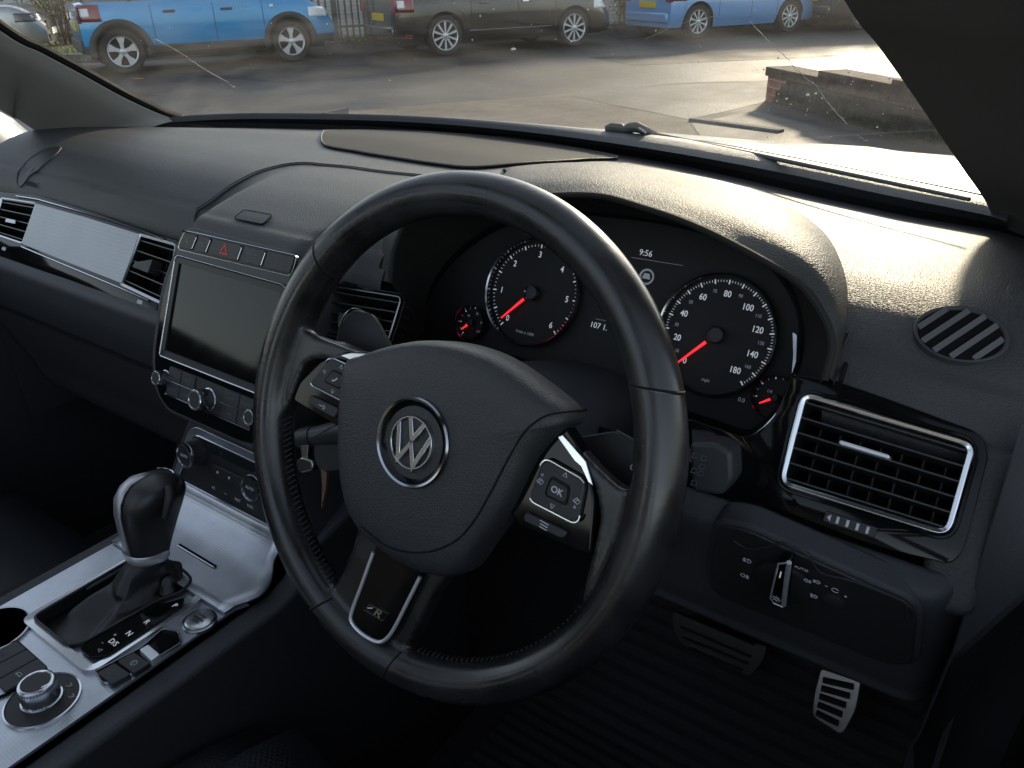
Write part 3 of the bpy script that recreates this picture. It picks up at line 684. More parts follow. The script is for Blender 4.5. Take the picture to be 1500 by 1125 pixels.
def glyph(F, pts, m, parent, w, r=.00035, name='symbol'):
    b = MB()
    for L in pts: b.tube([F(u, v, w) for u, v in L], r, 4)
    b.build(name, m, parent, smooth=0)
def lampsym(u, v, s, side, rays=3, beam=0):
    D = [(u+side*s*.15, v+s*.5), (u+side*s*.6, v+s*.42), (u+side*s*.85, v), (u+side*s*.6, v-s*.42), (u+side*s*.15, v-s*.5), (u+side*s*.15, v+s*.5)]
    L = [D]
    for k in range(rays): y_ = v+(k-(rays-1)/2)*s*.36; L.append([(u-side*s*.1, y_), (u-side*s*.65, y_-beam*s*.12)])
    return L
for x, y, sd_, bm in ((1096, 816, 1, 1), (1094, 839, -1, 1), (1186, 846, -1, 0), (1198, 847, 1, 0), (1194, 868, 1, 0)):
    u, v = LS.px(x, y, .004); glyph(LS, lampsym(u, v, .0032 if x > 1150 else .0042, sd_, 3 if x != 1194 else 4, bm)+([[(u-sd_*.0015, v+.002), (u-sd_*.0015, v-.002)]] if bm else []), M_dim, lsp, .0072, .00025)
u, v = LS.px(1137, 877, .0165); glyph(LS, [[(u+.0015*math.cos(a), v+.0015*math.sin(a)) for a in np.linspace(0, 6.283, 9)]]+[[(u+.0022*math.cos(a), v+.0022*math.sin(a)), (u+.0032*math.cos(a), v+.0032*math.sin(a))] for a in np.linspace(0, 5.5, 8)], M_dim, lsp, .0166, .00025)
u, v = LS.px(1221, 881, .004)
MB().lathe(LS, [(.0075, .003), (.0075, .005), (.0066, .0056), (.0001, .0056)], 32, u, v).build('dimmer_wheel', M_btn, lsp)
u, v = LS.px(1224, 864, .004); glyph(LS, [[(u+.0025*math.cos(a), v+.002*math.sin(a)) for a in np.linspace(.6, 5.6, 10)], [(u-.007, v+.001), (u-.005, v+.001)], [(u+.006, v-.0025), (u+.008, v-.0025)], [(u+.007, v-.0015), (u+.007, v-.0035)]], M_dim, lsp, .0046, .00025)
# ================================================================ STEERING WHEEL
TW, TURN = .3874, .129
_n = A(0, -math.cos(TW), math.sin(TW)); _ey = A(0, math.sin(TW), math.cos(TW)); _ex = A(1, 0, 0)
WU = _ex*math.cos(TURN)-_ey*math.sin(TURN); WV = _ex*math.sin(TURN)+_ey*math.cos(TURN)
WH = Fr((0, 0, 0), WU, WV)
sw = thing('steering_wheel', (0, 0, 0), 'black leather steering wheel with a round chrome emblem, three spokes and thumb switches', 'steering wheel')
def sheet(outline_fn, n): pass
# rim and spokes grown together into one leather skin
b = MB(); RC = .1755; ths = np.linspace(0, 2*math.pi, 181)[:-1]; V = []
nn = 24
for th_ in ths:                 # th measured from the top, clockwise
    side = math.exp(-((abs(math.atan2(math.sin(th_), math.cos(th_)))-R(82))/R(26))**2)      # thumb grips at the spokes
    ra = .0175+.0016*side; rb = .0158+.001*side; cdir = WU*math.sin(th_)+WV*math.cos(th_)
    for k in range(nn):
        a = 2*math.pi*k/nn; V.append(cdir*(RC+math.cos(a)*rb-.002*side)+_n*math.sin(a)*ra)
m_ = len(ths)
b.add(V, [(i*nn+k, i*nn+(k+1) % nn, ((i+1) % m_)*nn+(k+1) % nn, ((i+1) % m_)*nn+k) for i in range(m_) for k in range(nn)])
rim_only = b
def blob(P, w0, w1, sc=.9):       # rounded slab in the wheel plane
    q = MB(); q.prism(WH, P, w0, w1); return q
body = MB(); body.add(b.v, b.f)
for s in (1, -1):                 # side spokes: an upper and a lower arm around the switch pod
    P = [(s*.166, .050), (s*.150, .030), (s*.128, .036), (s*.098, .048), (s*.07, .050), (s*.07, .034), (s*.10, .034), (s*.13, .026), (s*.142, .008), (s*.145, -.016), (s*.147, -.036), (s*.153, -.060), (s*.168, -.080)]
    if s < 0: P = [(-.166, .034), (-.150, .026), (-.128, .028), (-.098, .031), (-.07, .036), (-.07, .018), (-.10, .018), (-.13, .012), (-.142, .002), (-.145, -.016), (-.147, -.034), (-.153, -.055), (-.168, -.070)]
    P = rounded(P, .006, 4)
    body.prism(WH, P if s > 0 else P[::-1], -.008, .006)
    P = [(s*.165, .012), (s*.148, .004), (s*.14, -.020), (s*.11, -.028), (s*.06, -.03), (s*.06, .03), (s*.12, .03), (s*.15, .02)]
    body.prism(WH, P if s > 0 else P[::-1], -.014, -.006)
P = rounded([(-.046, -.06), (-.040, -.105), (-.043, -.135), (-.056, -.176), (.030, -.176), (.038, -.135), (.042, -.105), (.058, -.06)], .008, 4)
P = [(u-.0, v) for u, v in P]
body.prism(WH, P, -.010, .007)
o = body.build('rim', M_leath, sw, smooth=80)
md = o.modifiers.new('r', 'REMESH'); md.mode = 'VOXEL'; md.voxel_size = .0019; md.use_smooth_shade = True
md = o.modifiers.new('s', 'SMOOTH'); md.factor = .6; md.iterations = 9
# stitched joints between rim sections
def rimpt(th_, a, dr=.0006):
    side = math.exp(-((abs(math.atan2(math.sin(th_), math.cos(th_)))-R(82))/R(26))**2); ra = .0175+.0016*side+dr; rb = .0158+.001*side+dr
    return (WU*math.sin(th_)+WV*math.cos(th_))*(RC+math.cos(a)*rb-.002*side)+_n*math.sin(a)*ra
for th_, m in ((R(-59), M_deep), (R(56), M_deep), (R(-163), M_deep), (R(170), M_deep)):
    loop = [rimpt(th_+(.035*math.cos(a)), a, -.0006) for a in np.linspace(0, 2*math.pi, 33)[:-1]]
    MB().tube(loop, .0010, 6, True).build('rim_joint', m, sw)
    loop = [rimpt(th_+(.035*math.cos(a))+.006, a, -.0009) for a in np.linspace(0, 2*math.pi, 33)[:-1]]
    MB().tube(loop, .0009, 6, True).build('joint_edge', M_leath2, sw)
b = MB()                          # stitching round the inner edge, below the spokes
for th_ in np.arange(R(-160), R(-100), .028):
    p0, p1 = rimpt(th_, math.pi*.93, .0008), rimpt(th_+.017, math.pi*1.07, .0008); b.tube([p0, lerp(p0, p1, .5)-(WU*math.sin(th_)+WV*math.cos(th_))*.0005, p1], .00055, 4)
b.build('stitching', mat('thread', (.04, .04, .042), .6), sw); b = MB()
for th_ in np.arange(R(100), R(165), .028):
    p0, p1 = rimpt(th_, math.pi*.93, .0008), rimpt(th_+.017, math.pi*1.07, .0008); b.tube([p0, lerp(p0, p1, .5)-(WU*math.sin(th_)+WV*math.cos(th_))*.0005, p1], .00055, 4)
b.build('stitching', mat('thread', (.04, .04, .042), .6), sw)

# airbag pad: domed leather cushion
padpx = [(502, 536), (494, 628), (499, 714), (520, 771), (573, 820), (630, 845), (672, 842), (706, 799), (744, 742), (780, 671), (815, 632), (832, 618), (825, 596), (787, 564), (730, 525), (673, 504), (616, 498), (566, 506), (524, 520)]
PW = WH.pxs(padpx, .016)
pc = np.mean(PW, 0); PO = catmull(PW, 5, True)
levels = [(1.0, -.006), (1.0, .004), (.996, .011), (.975, .0175), (.94, .0215), (.88, .0242), (.78, .0262), (.62, .0276), (.45, .0282), (.28, .0284), (.1, .0284), (.001, .0284)]
V = []; n = len(PO)
for k, w_ in levels:
    for p in PO:
        q_ = pc+(p-pc)*k; V.append(WH(q_[0], q_[1], w_))
F_ = [(k*n+i, k*n+(i+1) % n, (k+1)*n+(i+1) % n, (k+1)*n+i) for k in range(len(levels)-1) for i in range(n)]
MB().add(V, F_).build('airbag_cover', M_pad, sw, smooth=60)
# crease along the lower right shoulder of the pad
cr_ = [WH.px(x, y, .022) for x, y in ((829, 603), (800, 610), (772, 634), (748, 672), (722, 722), (694, 768), (664, 796), (620, 808), (572, 800), (532, 770))]
def padw(p):
    d = np.array(p)-pc; a = math.atan2(d[1], d[0]); ang = [math.atan2(q[1]-pc[1], q[0]-pc[0]) for q in PO]; j = min(range(len(PO)), key=lambda i: abs(math.atan2(math.sin(ang[i]-a), math.cos(ang[i]-a))))
    k = np.linalg.norm(d)/np.linalg.norm(PO[j]-pc); L = sorted(levels); return float(np.interp(k, [l[0] for l in levels[::-1]], [l[1] for l in levels[::-1]]))
MB().tube([WH(*p, padw(p)-.0001) for p in catmull(cr_, 8)], .0008, 6).build('pad_crease', M_deep, sw)

# emblem: black dish, chrome ring, chrome letters V over W
BW = WH.up(.0292); eu, ev = BW.px(604.5, 648)
MB().lathe(BW, [(.0308, -.004), (.0322, .0012), (.0312, .0026), (.0296, .0020), (.0286, -.001)], 72, eu, ev, cap=False).build('emblem_rim', M_chromed, sw)
MB().lathe(BW, [(.0296, -.004), (.0294, .0004), (.024, -.0014), (.017, -.0018), (.0001, -.0018)], 64, eu, ev).build('emblem_dish', mat('emblem_black', (.003, .003, .003), .12, spec=.15), sw)
er = .0190; BE = BW
MB().lathe(BE, [(er, -.003), (er, .0018), (er*.975, .0026), (er*.93, .0026), (er*.90, .0016), (er*.90, -.003)], 72, eu, ev, cap=False).build('emblem_ring', M_chrome, sw)
def bar(p, q, h=.0022): 
    p, q = A(*p)*er, A(*q)*er; t = nrm(q-p); nn_ = A(-t[1], t[0])*h/2
    return [tuple(p-nn_+(eu, ev)), tuple(q-nn_+(eu, ev)), tuple(q+nn_+(eu, ev)), tuple(p+nn_+(eu, ev))]
let = MB()
def poly(L, h=.0036, w0=-.002, w1=.0022):
    # mitred stroke
    P = [A(*p)*er for p in L]; lft = []; rgt = []
    for i, p in enumerate(P):
        d0 = nrm(p-P[i-1]) if i else nrm(P[1]-p); d1 = nrm(P[i+1]-p) if i < len(P)-1 else d0
        n0 = A(-d0[1], d0[0]); n1 = A(-d1[1], d1[0]); m = nrm(n0+n1); k = h/2/max(.35, np.dot(m, n0))
        lft.append(p+m*k); rgt.append(p-m*k)
    pts = [tuple(p+(eu, ev)) for p in lft+rgt[::-1]]
    V_ = []; 
    for i in range(len(P)-1):
        q = [lft[i], lft[i+1], rgt[i+1], rgt[i]]; q = [tuple(a+(eu, ev)) for a in q][::-1]
        let.prism(BE, q, w0, w1)
poly([(-.36, .88), (0, .10), (.36, .88)])
poly([(-.80, .50), (-.38, -.80), (0, -.02), (.38, -.80), (.80, .50)])
let.build('emblem_letters', M_chrome, sw, bevel=.0003, smooth=30)

# switch pods
def pod(s, px, barpx, surr):
    root = bpy.data.objects.new('switch_pod', None); COL.objects.link(root); root.parent = sw
    q = WH.pxs(px, .010); c = np.mean(q, 0); root.location = tuple(WH(*c, .01)); root['label'] = 'thumb switch block marked OK' if s > 0 else 'thumb switch block marked with a telephone'
    sq = rounded(WH.pxs(surr, .006), .004, 4); MB().prism(WH, sq, -.006, .0066).build('gloss_trim', M_gloss, root, bevel=.0015)
    qr = rounded(q, .006, 6)
    MB().prism(WH, qr, .004, .0102).build('switch_body', M_btn, root, bevel=.0012)
    MB().prism(WH, rounded([tuple(c+(np.array(p)-c)*.40) for p in q], .003, 4), .008, .0122).build('centre_switch', M_black, root, bevel=.0009)
    MB().ring(WH, rounded([tuple(c+(np.array(p)-c)*.47) for p in q], .003, 4), rounded([tuple(c+(np.array(p)-c)*.43) for p in q], .003, 4), .0100, .0106).build('centre_gap', M_deep, root)
    # broken chrome outline
    m = len(qr); gaps = 2
    cc = [WH(u, v, .0098) for u, v in offset(qr, -.0006)]
    for a, e in ((.02, .40), (.53, .90)):
        i0, i1 = int(a*m), int(e*m); MB().tube(cc[i0:i1], .00075, 6).build('chrome_outline', M_chrome, root)
    bq = rounded(WH.pxs(barpx, .009), .003, 4); MB().prism(WH, bq, .004, .0092).build('lower_switch', M_btn, root, bevel=.001)
    bc = np.mean(WH.pxs(barpx, .009), 0)
    hgt = .30*abs(q[0][1]-q[-1][1]) if False else .0115
    def tri(u, v, d, r_=.0018):
        a0 = {'u': 90, 'd': -90, 'l': 180, 'r': 0}[d]; P = [(u+r_*math.cos(R(a0+k)), v+r_*math.sin(R(a0+k))) for k in (0, 120, 240, 0)]
        return P
    if s > 0:
        text(WH, c[0], c[1], 'OK', .0062, M_dim, root, w=.0123, bold=.0001)
        glyph(WH, [tri(c[0]+.001, c[1]+.0115, 'u'), tri(c[0]-.0005, c[1]-.0112, 'd')], M_dim, root, .0103, .0003)
        for d in (-1, 1):
            u = c[0]+d*.0145; glyph(WH, [[(u-.0025, c[1]-.001), (u-.0005, c[1]+.0018), (u+.0025, c[1]+.0005), (u+.001, c[1]-.002), (u-.0025, c[1]-.001)], [(u-.001, c[1]-.0015), (u+.001, c[1]+.0015)], tri(u-d*.0, c[1]+(-.0045 if d > 0 else .0045), 'r' if d > 0 else 'l', .001)], M_dim, root, .0103, .0003)
        glyph(WH, [[(bc[0]-.004, bc[1]+.002), (bc[0]+.003, bc[1]+.002)], [(bc[0]-.003, bc[1]), (bc[0]+.003, bc[1])], [(bc[0]-.003, bc[1]-.002), (bc[0]+.003, bc[1]-.002)]], M_dim, root, .0093, .0004)
    else:
        glyph(WH, [[(c[0]-.0025, c[1]-.0015), (c[0]-.0015, c[1]-.002), (c[0]+.0015, c[1]+.0005), (c[0]+.002, c[1]+.002)]], M_dim, root, .0123, .0007)
        glyph(WH, [tri(c[0]-.0145, c[1]+.001, 'l'), tri(c[0]+.0145, c[1]-.001, 'r'), tri(c[0]+.001, c[1]+.0105, 'u'), tri(c[0]-.001, c[1]-.0105, 'd')], M_dim, root, .0103, .0003)
        glyph(WH, [[(bc[0]-.004, bc[1]), (bc[0]+.001, bc[1])], [(bc[0]+.001, bc[1]-.002), (bc[0]+.003, bc[1]), (bc[0]+.001, bc[1]+.002)]], M_dim, root, .0093, .0004)
    return root
pod(1, [(797, 671), (858, 706), (846, 768), (774, 731)], [(769, 749), (831, 779), (825, 790), (766, 763)], [(828, 622), (845, 648), (860, 680), (871, 730), (866, 815), (760, 770), (745, 745), (790, 660)])
pod(-1, [(483, 524), (534, 547), (508, 590), (453, 562)], [(453, 578), (497, 599), (490, 613), (452, 592)], [(505, 515), (560, 516), (520, 600), (495, 625), (430, 586), (440, 560), (470, 530)])
# sky reflection on the gloss trim, shaped as chrome pieces
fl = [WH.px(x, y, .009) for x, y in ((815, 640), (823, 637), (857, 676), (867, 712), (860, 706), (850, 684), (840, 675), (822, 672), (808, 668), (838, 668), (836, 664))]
MB().prism(WH, [fl[0], fl[1], fl[2], fl[3], fl[4], fl[5], fl[6]], .0064, .0080).build('trim_reflection', M_chrome, sw, bevel=.0004)
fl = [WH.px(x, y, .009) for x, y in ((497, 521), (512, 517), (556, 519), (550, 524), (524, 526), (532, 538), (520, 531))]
MB().prism(WH, fl, .0064, .0080).build('trim_reflection', M_chrome, sw, bevel=.0004)

# lower spoke insert
U = [WH.px(x, y, .013) for x, y in ((546.5, 809), (530, 855), (514, 899), (516, 914), (530, 929), (550, 940), (563, 938), (576, 922), (595, 885), (615, 845))]
Uc = catmull(U, 5); MB().prism(WH, [tuple(p) for p in Uc]+[(.032, -.075), (-.012, -.075)], .0, .0122).build('spoke_insert', M_gloss, sw)
MB().tube([WH(*p, .0126) for p in Uc], .0015, 8).build('chrome_bow', M_satin, sw)
rb = [WH.px(x, y, .013) for x, y in ((533, 893), (542, 885), (570, 899), (561, 910))]; rc_ = np.mean(rb, 0)
MB().ring(WH, rb, offset(rb, .0007), .0118, .0134).build('badge_outline', M_chromed, sw)
text(WH, rc_[0]+.001, rc_[1], 'R', .0095, M_chrome, sw, name='badge_letter', w=.0132, sx=1.25, shear=.3, bold=.0002)
MB().tube([WH(rc_[0]-.009, rc_[1]-.002, .0128), WH(rc_[0]-.004, rc_[1]+.001, .0128)], .0005, 5).build('badge_bar', M_chromed, sw)

# shift paddles behind the wheel
for s, sg in ((1, '+'), (-1, '-')):
    P = rounded([(s*.075, .028), (s*.118, .055), (s*.140, .052), (s*.150, .034), (s*.148, .010), (s*.10, .0)], .006, 5)
    MB().prism(WH, P if s > 0 else P[::-1], -.034, -.029).build('shift_paddle', M_black, sw, bevel=.0012)
    if s > 0: text(WH, s*.141, .034, 'OFF\n'+sg, .006, M_dim, sw, w=-.0285)
    e = [WH(s*x, y, -.0288) for x, y in ((.118, .0553), (.137, .0535), (.1455, .046), (.1495, .033))]
    MB().tube(catmull(e, 4), .0006, 5).build('paddle_edge', M_chromed, sw)
MB().lathe(WH, [(.055, -.006), (.06, -.02), (.058, -.045), (.045, -.05), (.0001, -.05)], 40, 0, 0).build('hub_back', M_black, sw)

# ================================================================ COLUMN, STALKS, KEY
col = thing('steering_column', WH(0, 0, -.12), 'dark plastic steering column shroud between the wheel and the instruments', 'steering column')
CU = Fr((0, 0, 0), (1, 0, 0), _ey)
def sup(a, ru, rv, e=.7): c_, s_ = math.cos(a), math.sin(a); return (math.copysign(abs(c_)**e, c_)*ru, math.copysign(abs(s_)**e, s_)*rv)
G = []
for w_, ru, rv, dv in ((-.046, .046, .040, 0), (-.05, .056, .048, 0), (-.058, .060, .052, 0), (-.13, .066, .054, -.002), (-.20, .070, .058, -.004), (-.26, .07, .058, -.004)):
    G.append([CU(*(A(*sup(a, ru, rv))+A(0, dv)), w_) for a in np.linspace(0, 2*math.pi, 49)[:-1]])
MB().grid(G, closeu=True).build('column_shroud', M_dash2, col, smooth=60)
# wiper stalk on the right: its end shows beside the rim
ws = thing('wiper_stalk', WH(.09, .02, -.08), 'wiper stalk whose marked black end sticks out right of the steering wheel rim', 'stalk')
SF = Fr(hy(1042, 692, .085), (1, .05, -.05), (0, .25, 1))
tip = hy(1040, 690, .10); rt_ = CU(.06, .0, -.10)
MB().tube([rt_, lerp(rt_, tip, .5), tip-A(.03, 0, 0)], [.010, .010, .012], 12).build('stalk_arm', M_black, ws)
q = rounded(SF.pxs([(1008, 650), (1045, 650), (1070, 664), (1072, 705), (1056, 728), (1012, 722)], .01), .004, 4)
MB().prism(SF, q, -.018, .008).build('stalk_end', M_btn, ws, bevel=.003, seg=3)
for k, (x, y) in enumerate(((1018, 668), (1030, 672), (1016, 690), (1026, 694), (1016, 708), (1028, 684))):
    u, v = SF.px(x, y, .009); glyph(SF, [[(u-.002, v-.002), (u+.002, v-.001), (u+.0015, v+.002), (u-.0015, v+.0015), (u-.002, v-.002)]], M_dim2, ws, .0083, .0003)
# indicator stalk left
ls_ = thing('indicator_stalk', WH(-.09, .02, -.08), 'short indicator stalk behind the left spoke of the steering wheel', 'stalk')
l0 = CU(-.055, -.005, -.09); l1 = hy(458, 640, .06)
MB().tube([l0, lerp(l0, l1, .55)+A(0, -.006, .004), l1], [.012, .013, .010], 12).build('stalk_arm', M_btn, ls_)
MB().tube([l1+(l1-l0)*-.02, l1+(l1-l0)*.09], [.0115, .0105], 14).build('stalk_end', M_black, ls_)
sl_ = [hy(x, y, .045) for x, y in ((455, 640), (470, 634), (482, 628), (497, 620))]; MB().tube(sl_, .0009, 6).build('chrome_edge', M_chromed, ls_)
key = thing('car_key', hy(460, 690, .05), 'chrome key fitting with a hanging leather strap left of the steering column', 'key')
KF = Fr(hy(455, 665, .05), (1, 0, 0), (0, .3, 1))
MB().prism(KF, rounded(KF.pxs([(441, 634), (456, 638), (453, 682), (446, 680)]), .002), -.004, .003).build('key_blade', M_chrome, key, bevel=.001)
MB().prism(KF, rounded(KF.pxs([(436, 676), (446, 668), (462, 674), (463, 688), (444, 692)]), .003), -.008, .004).build('key_collar', M_chromed, key, bevel=.0015)
MB().prism(KF, rounded(KF.pxs([(458, 636), (476, 632), (494, 620), (498, 690), (470, 692), (460, 676)]), .004), -.012, .0).build('key_body', M_btn, key, bevel=.002)
MB().prism(KF, rounded(KF.pxs([(471, 686), (480, 692), (478, 716), (472, 745), (473, 712)]), .001), -.002, .001).build('strap', mat('tan_strap', (.16, .09, .06), .4, spec=.6), key, bevel=.0006)

# ================================================================ CENTRE CONSOLE
con = thing('centre_console', (-.37, -.1, -.4), 'centre console clad in ribbed aluminium between the front seats', 'centre console')
ZC = -.276; CO = Fr((-.37, 0, ZC), (1, 0, 0), (0, 1, 0))
XL, XR = -.472, -.266
# tub below the panel
prof = [(-.9, ZC-.006), (-.03, ZC-.006), (.03, ZC+.004), (.055, ZC+.045), (.075, ZC+.05)]
def wall(x, name):
    pts = [(-.9, ZC-.008), (.0, ZC-.008), (.03, ZC+.0), (.05, ZC+.035), (.16, ZC+.06), (.3, ZC), (.3, -.72), (-.9, -.72)]
    b = MB(); sgn = 1 if x > -.37 else -1
    for (xx) in (x, x-sgn*.03): b.add([(xx, y, z) for y, z in pts], [tuple(range(len(pts)))])
    n = len(pts); b.f += [(i, (i+1) % n, n+(i+1) % n, n+i) for i in range(n)]
    return b.build(name, M_dash2, con, bevel=.006, seg=3)
wall(XR+.030, 'console_side'); wall(XL-.030, 'console_side')
# alu deck with raised front lip curving up to the climate panel
G = []
yz = [(-.62, ZC), (-.4, ZC), (-.2, ZC), (-.08, ZC), (-.02, ZC+.0), (.012, ZC+.003), (.030, ZC+.012), (.042, ZC+.021), (.051, ZC+.034)]
yz = catmull(yz, 4)
for y, z in yz:
    f_ = smooth01((y+.02)/.07); xl = lerp(XL, -.462, f_); xr = lerp(XR, -.278, f_)+.012*math.sin(min(1, max(0, (y+.03)/.06))*math.pi)*1.0
    G.append([(lerp(xl, xr, t), y, z) for t in np.linspace(0, 1, 14)])
gcap = [g for g in G if g[0][1] > -.033]; gdeck = [g for g in G if g[0][1] < -.015]
DECK = MB().grid(gdeck).build('aluminium_deck', M_alux, con, solid=.003)
MB().grid([[(x, y, z+.0016) for x, y, z in g] for g in G if g[0][1] > -.045]).build('storage_lid', M_alux, con, solid=.003)
p0, p1 = hz(225, 830, ZC+.002), hz(374, 886, ZC+.002)
s0, s1 = hz(263, 798, ZC+.006), hz(316, 830, ZC+.006)
MB().tube([s0, s1], .0016, 8).build('lid_handle', M_deep, con); MB().tube([s0+A(0, -.0022, .0004), s1+A(0, -.0022, .0004)], .0009, 8).build('handle_edge', M_chrome, con)
# gear surround
bz = rounded([(-.060, -.168), (.068, -.168), (.070, -.045), (.045, -.018), (-.020, -.020), (-.058, -.040)], [.012, .015, .02, .02, .015, .012], 6)
MB().ring(CO, bz, offset(bz, .009), .0, .0042, .003).build('selector_surround', mat('matt_aluminium', (.60, .62, .64), .24, .9), con, bevel=.0014)
PLATE = MB().prism(CO, offset(bz, .0085), .001, .0024).build('surround_plate', mat('matt_aluminium', (.5, .5, .5), .3, .9), con)
st_ = rounded([(.030, -.156), (.050, -.156), (.0615, -.145), (.0625, -.066), (.052, -.054), (.046, -.066), (.036, -.078), (.034, -.10), (.030, -.115)], .004, 4)
MB().prism(CO, st_, .002, .0052).build('selector_scale', M_gloss, con, bevel=.0008)
for s, x, y, sz in (('P', 256, 887, .0085), ('R', 215, 911, .0085), ('N', 189, 928, .0085), ('D/S', 166, 941, .0080), ('+', 168, 930, .007), ('-', 151, 941, .007), ('\u25bd', 146, 952, .005)):
    u, v = CO.px(x, y, .0055); 
    if s == '\u25bd': glyph(CO, [[(u-.002, v), (u+.002, v+.002), (u+.002, v-.002), (u-.002, v)]], M_dim, con, .0055, .0003)
    else: text(CO, u, v, s, sz, M_white if len(s) > 1 or s in 'PRN' else M_dim, con, w=.0054, ang=math.pi/2*0+R(-90)+R(70)*0 if False else R(-60)*0)
# start button
u, v = CO.px(292, 909, .002)
MB().lathe(CO, [(.0175, -.001), (.0170, .002), (.0150, .0025), (.0142, .0005)], 48, u, v, cap=False).build('start_button_ring', M_chromed, con)
MB().lathe(CO, [(.0145, 0), (.0140, .0035), (.012, .0045), (.0001, .0040)], 48, u, v).build('start_button', mat('matt_aluminium', (.5, .5, .5), .3, .9), con)
for k, s in enumerate(('START', 'ENGINE', 'STOP')): text(CO, u, v+(.0042-k*.0042), s, .0040, M_btn, con, w=.0048, ang=0)
# parking brake tray
tq = rounded([(.060, -.168), (.097, -.168), (.100, -.118), (.100, -.068), (.092, -.060), (.078, -.066), (.067, -.100)], .005, 4)
tq = rounded(CO.pxs([(139, 986), (208, 950), (240, 922), (264, 928), (268, 944), (172, 1004), (150, 1004)]), [.004, .003, .005, .004, .005, .006, .005], 5)
MB().ring(CO, tq, offset(tq, .0016), .0, .0035).build('tray_rim', M_chromed, con, bevel=.0005)
MB().prism(CO, offset(tq, .0015), -.02, .0005).build('brake_switch_tray', M_gloss, con)
for (px, nm) in (([(142, 986), (168, 972), (192, 988), (164, 1003)], 'A'), ([(172, 969), (196, 956), (220, 972), (196, 987)], 'B')):
    q = rounded(CO.pxs(px, .005), .002, 3); MB().prism(CO, q, .0, .0058).build('tray_switch', M_btn, con, bevel=.0008)
    c_ = np.mean(CO.pxs(px, .006), 0)
    if nm == 'B': glyph(CO, [[(c_[0]+.003*math.cos(a), c_[1]+.003*math.sin(a)) for a in np.linspace(0, 6.3, 13)], [(c_[0]-.0008, c_[1]-.0015), (c_[0]-.0008, c_[1]+.0015)]], M_dim, con, .006, .0003)
    else: text(CO, c_[0], c_[1]+.002, 'AUTO', .0036, M_dim2, con, w=.0061); text(CO, c_[0], c_[1]-.002, 'HOLD', .0036, M_dim2, con, w=.0061)
q = rounded(CO.pxs([(203, 952), (217, 944), (236, 960), (222, 970)], .008), .0015, 3); MB().prism(CO, q, .002, .009, scale1=.9).build('brake_pull', M_satin, con, bevel=.001)
# rotary drive knob
u, v = CO.px(63, 1027, .0)
MB().lathe(CO, [(.0325, -.001), (.0320, .0022), (.0305, .0026), (.0300, .0012)], 64, u, v, cap=False).build('dial_surround', M_chrome, con)
MB().lathe(CO, [(.0302, 0), (.0300, .0015), (.0001, .002)], 64, u, v).build('dial_plate', M_black, con)
knurl(CO, u, v, .0155, .022, con, 'rotary_knob', M_chrome, M_black, w=.002)
u2, v2 = CO.px(66, 1004, .0238); MB().tube([CO(u2-.0005, v2-.003, .0238), CO(u2+.0008, v2+.003, .0238)], .0005, 5).build('knob_mark', M_white, con)
for x, y in ((105, 1020), (102, 1004)):
    a, b_ = CO.px(x, y, .002); glyph(CO, [[(a-.002, b_-.002), (a+.002, b_-.001), (a+.001, b_+.002), (a-.002, b_+.002)], [(a, b_), (a+.003, b_+.001)]], M_dim, con, .0025, .0003)
# switch block beside it
bq = CO.pxs([(-30, 962), (25, 937), (71, 978), (10, 1017), (-30, 1030)], .002)
MB().ring(CO, rounded(bq, .004), offset(rounded(bq, .004), .0012), 0, .0025).build('switch_block_rim', M_deep, con)
for px in ([(-32, 966), (-2, 950), (36, 957), (0, 974)], ): pass
L0_, L1_ = CO.px(25, 939, .004), CO.px(70, 978, .004); M0_, M1_ = CO.px(-34, 968, .004), CO.px(8, 1014, .004)
for a, e in ((.0, .32), (.34, .66), (.68, 1)):
    q = [lerp(A(*L0_), A(*L1_), a), lerp(A(*L0_), A(*L1_), e), lerp(A(*M0_), A(*M1_), e), lerp(A(*M0_), A(*M1_), a)]
    MB().prism(CO, rounded([tuple(p) for p in q], .002, 3), .0, .0048).build('console_switch', M_btn, con, bevel=.0008)
a, b_ = CO.px(28, 988, .005); glyph(CO, [[(a-.004, b_-.001), (a+.004, b_-.001), (a+.003, b_+.0015), (a-.002, b_+.0015), (a-.004, b_-.001)], [(a-.002, b_-.001), (a-.002, b_-.0022)], [(a+.002, b_-.001), (a+.002, b_-.0022)]], M_dim, con, .0052, .0003)
a, b_ = CO.px(2, 958, .005); glyph(CO, [[(a-.003, b_-.001), (a+.003, b_-.001), (a+.002, b_+.0015), (a-.002, b_+.0015), (a-.003, b_-.001)]], M_dim2, con, .0052, .0003)
# cup holder
u, v = CO.px(-8, 925, 0)
MB().lathe(CO, [(.034, -.001), (.0335, .0025), (.0315, .0025), (.031, -.001), (.030, -.04), (.0001, -.04)], 48, u, v, cap=False).build('cup_holder', M_chromed, con)
MB().lathe(CO, [(.0308, .0006), (.0001, .0006)], 48, u, v).build('cup_well', M_deep, con)
# scratches of worn paint beside the knob
# ================================================================ GEAR LEVER
gl = thing('gear_lever', CO(.015, -.05, 0), 'automatic gear lever with a silver edged black knob rising from a creased leather gaiter', 'gear lever')
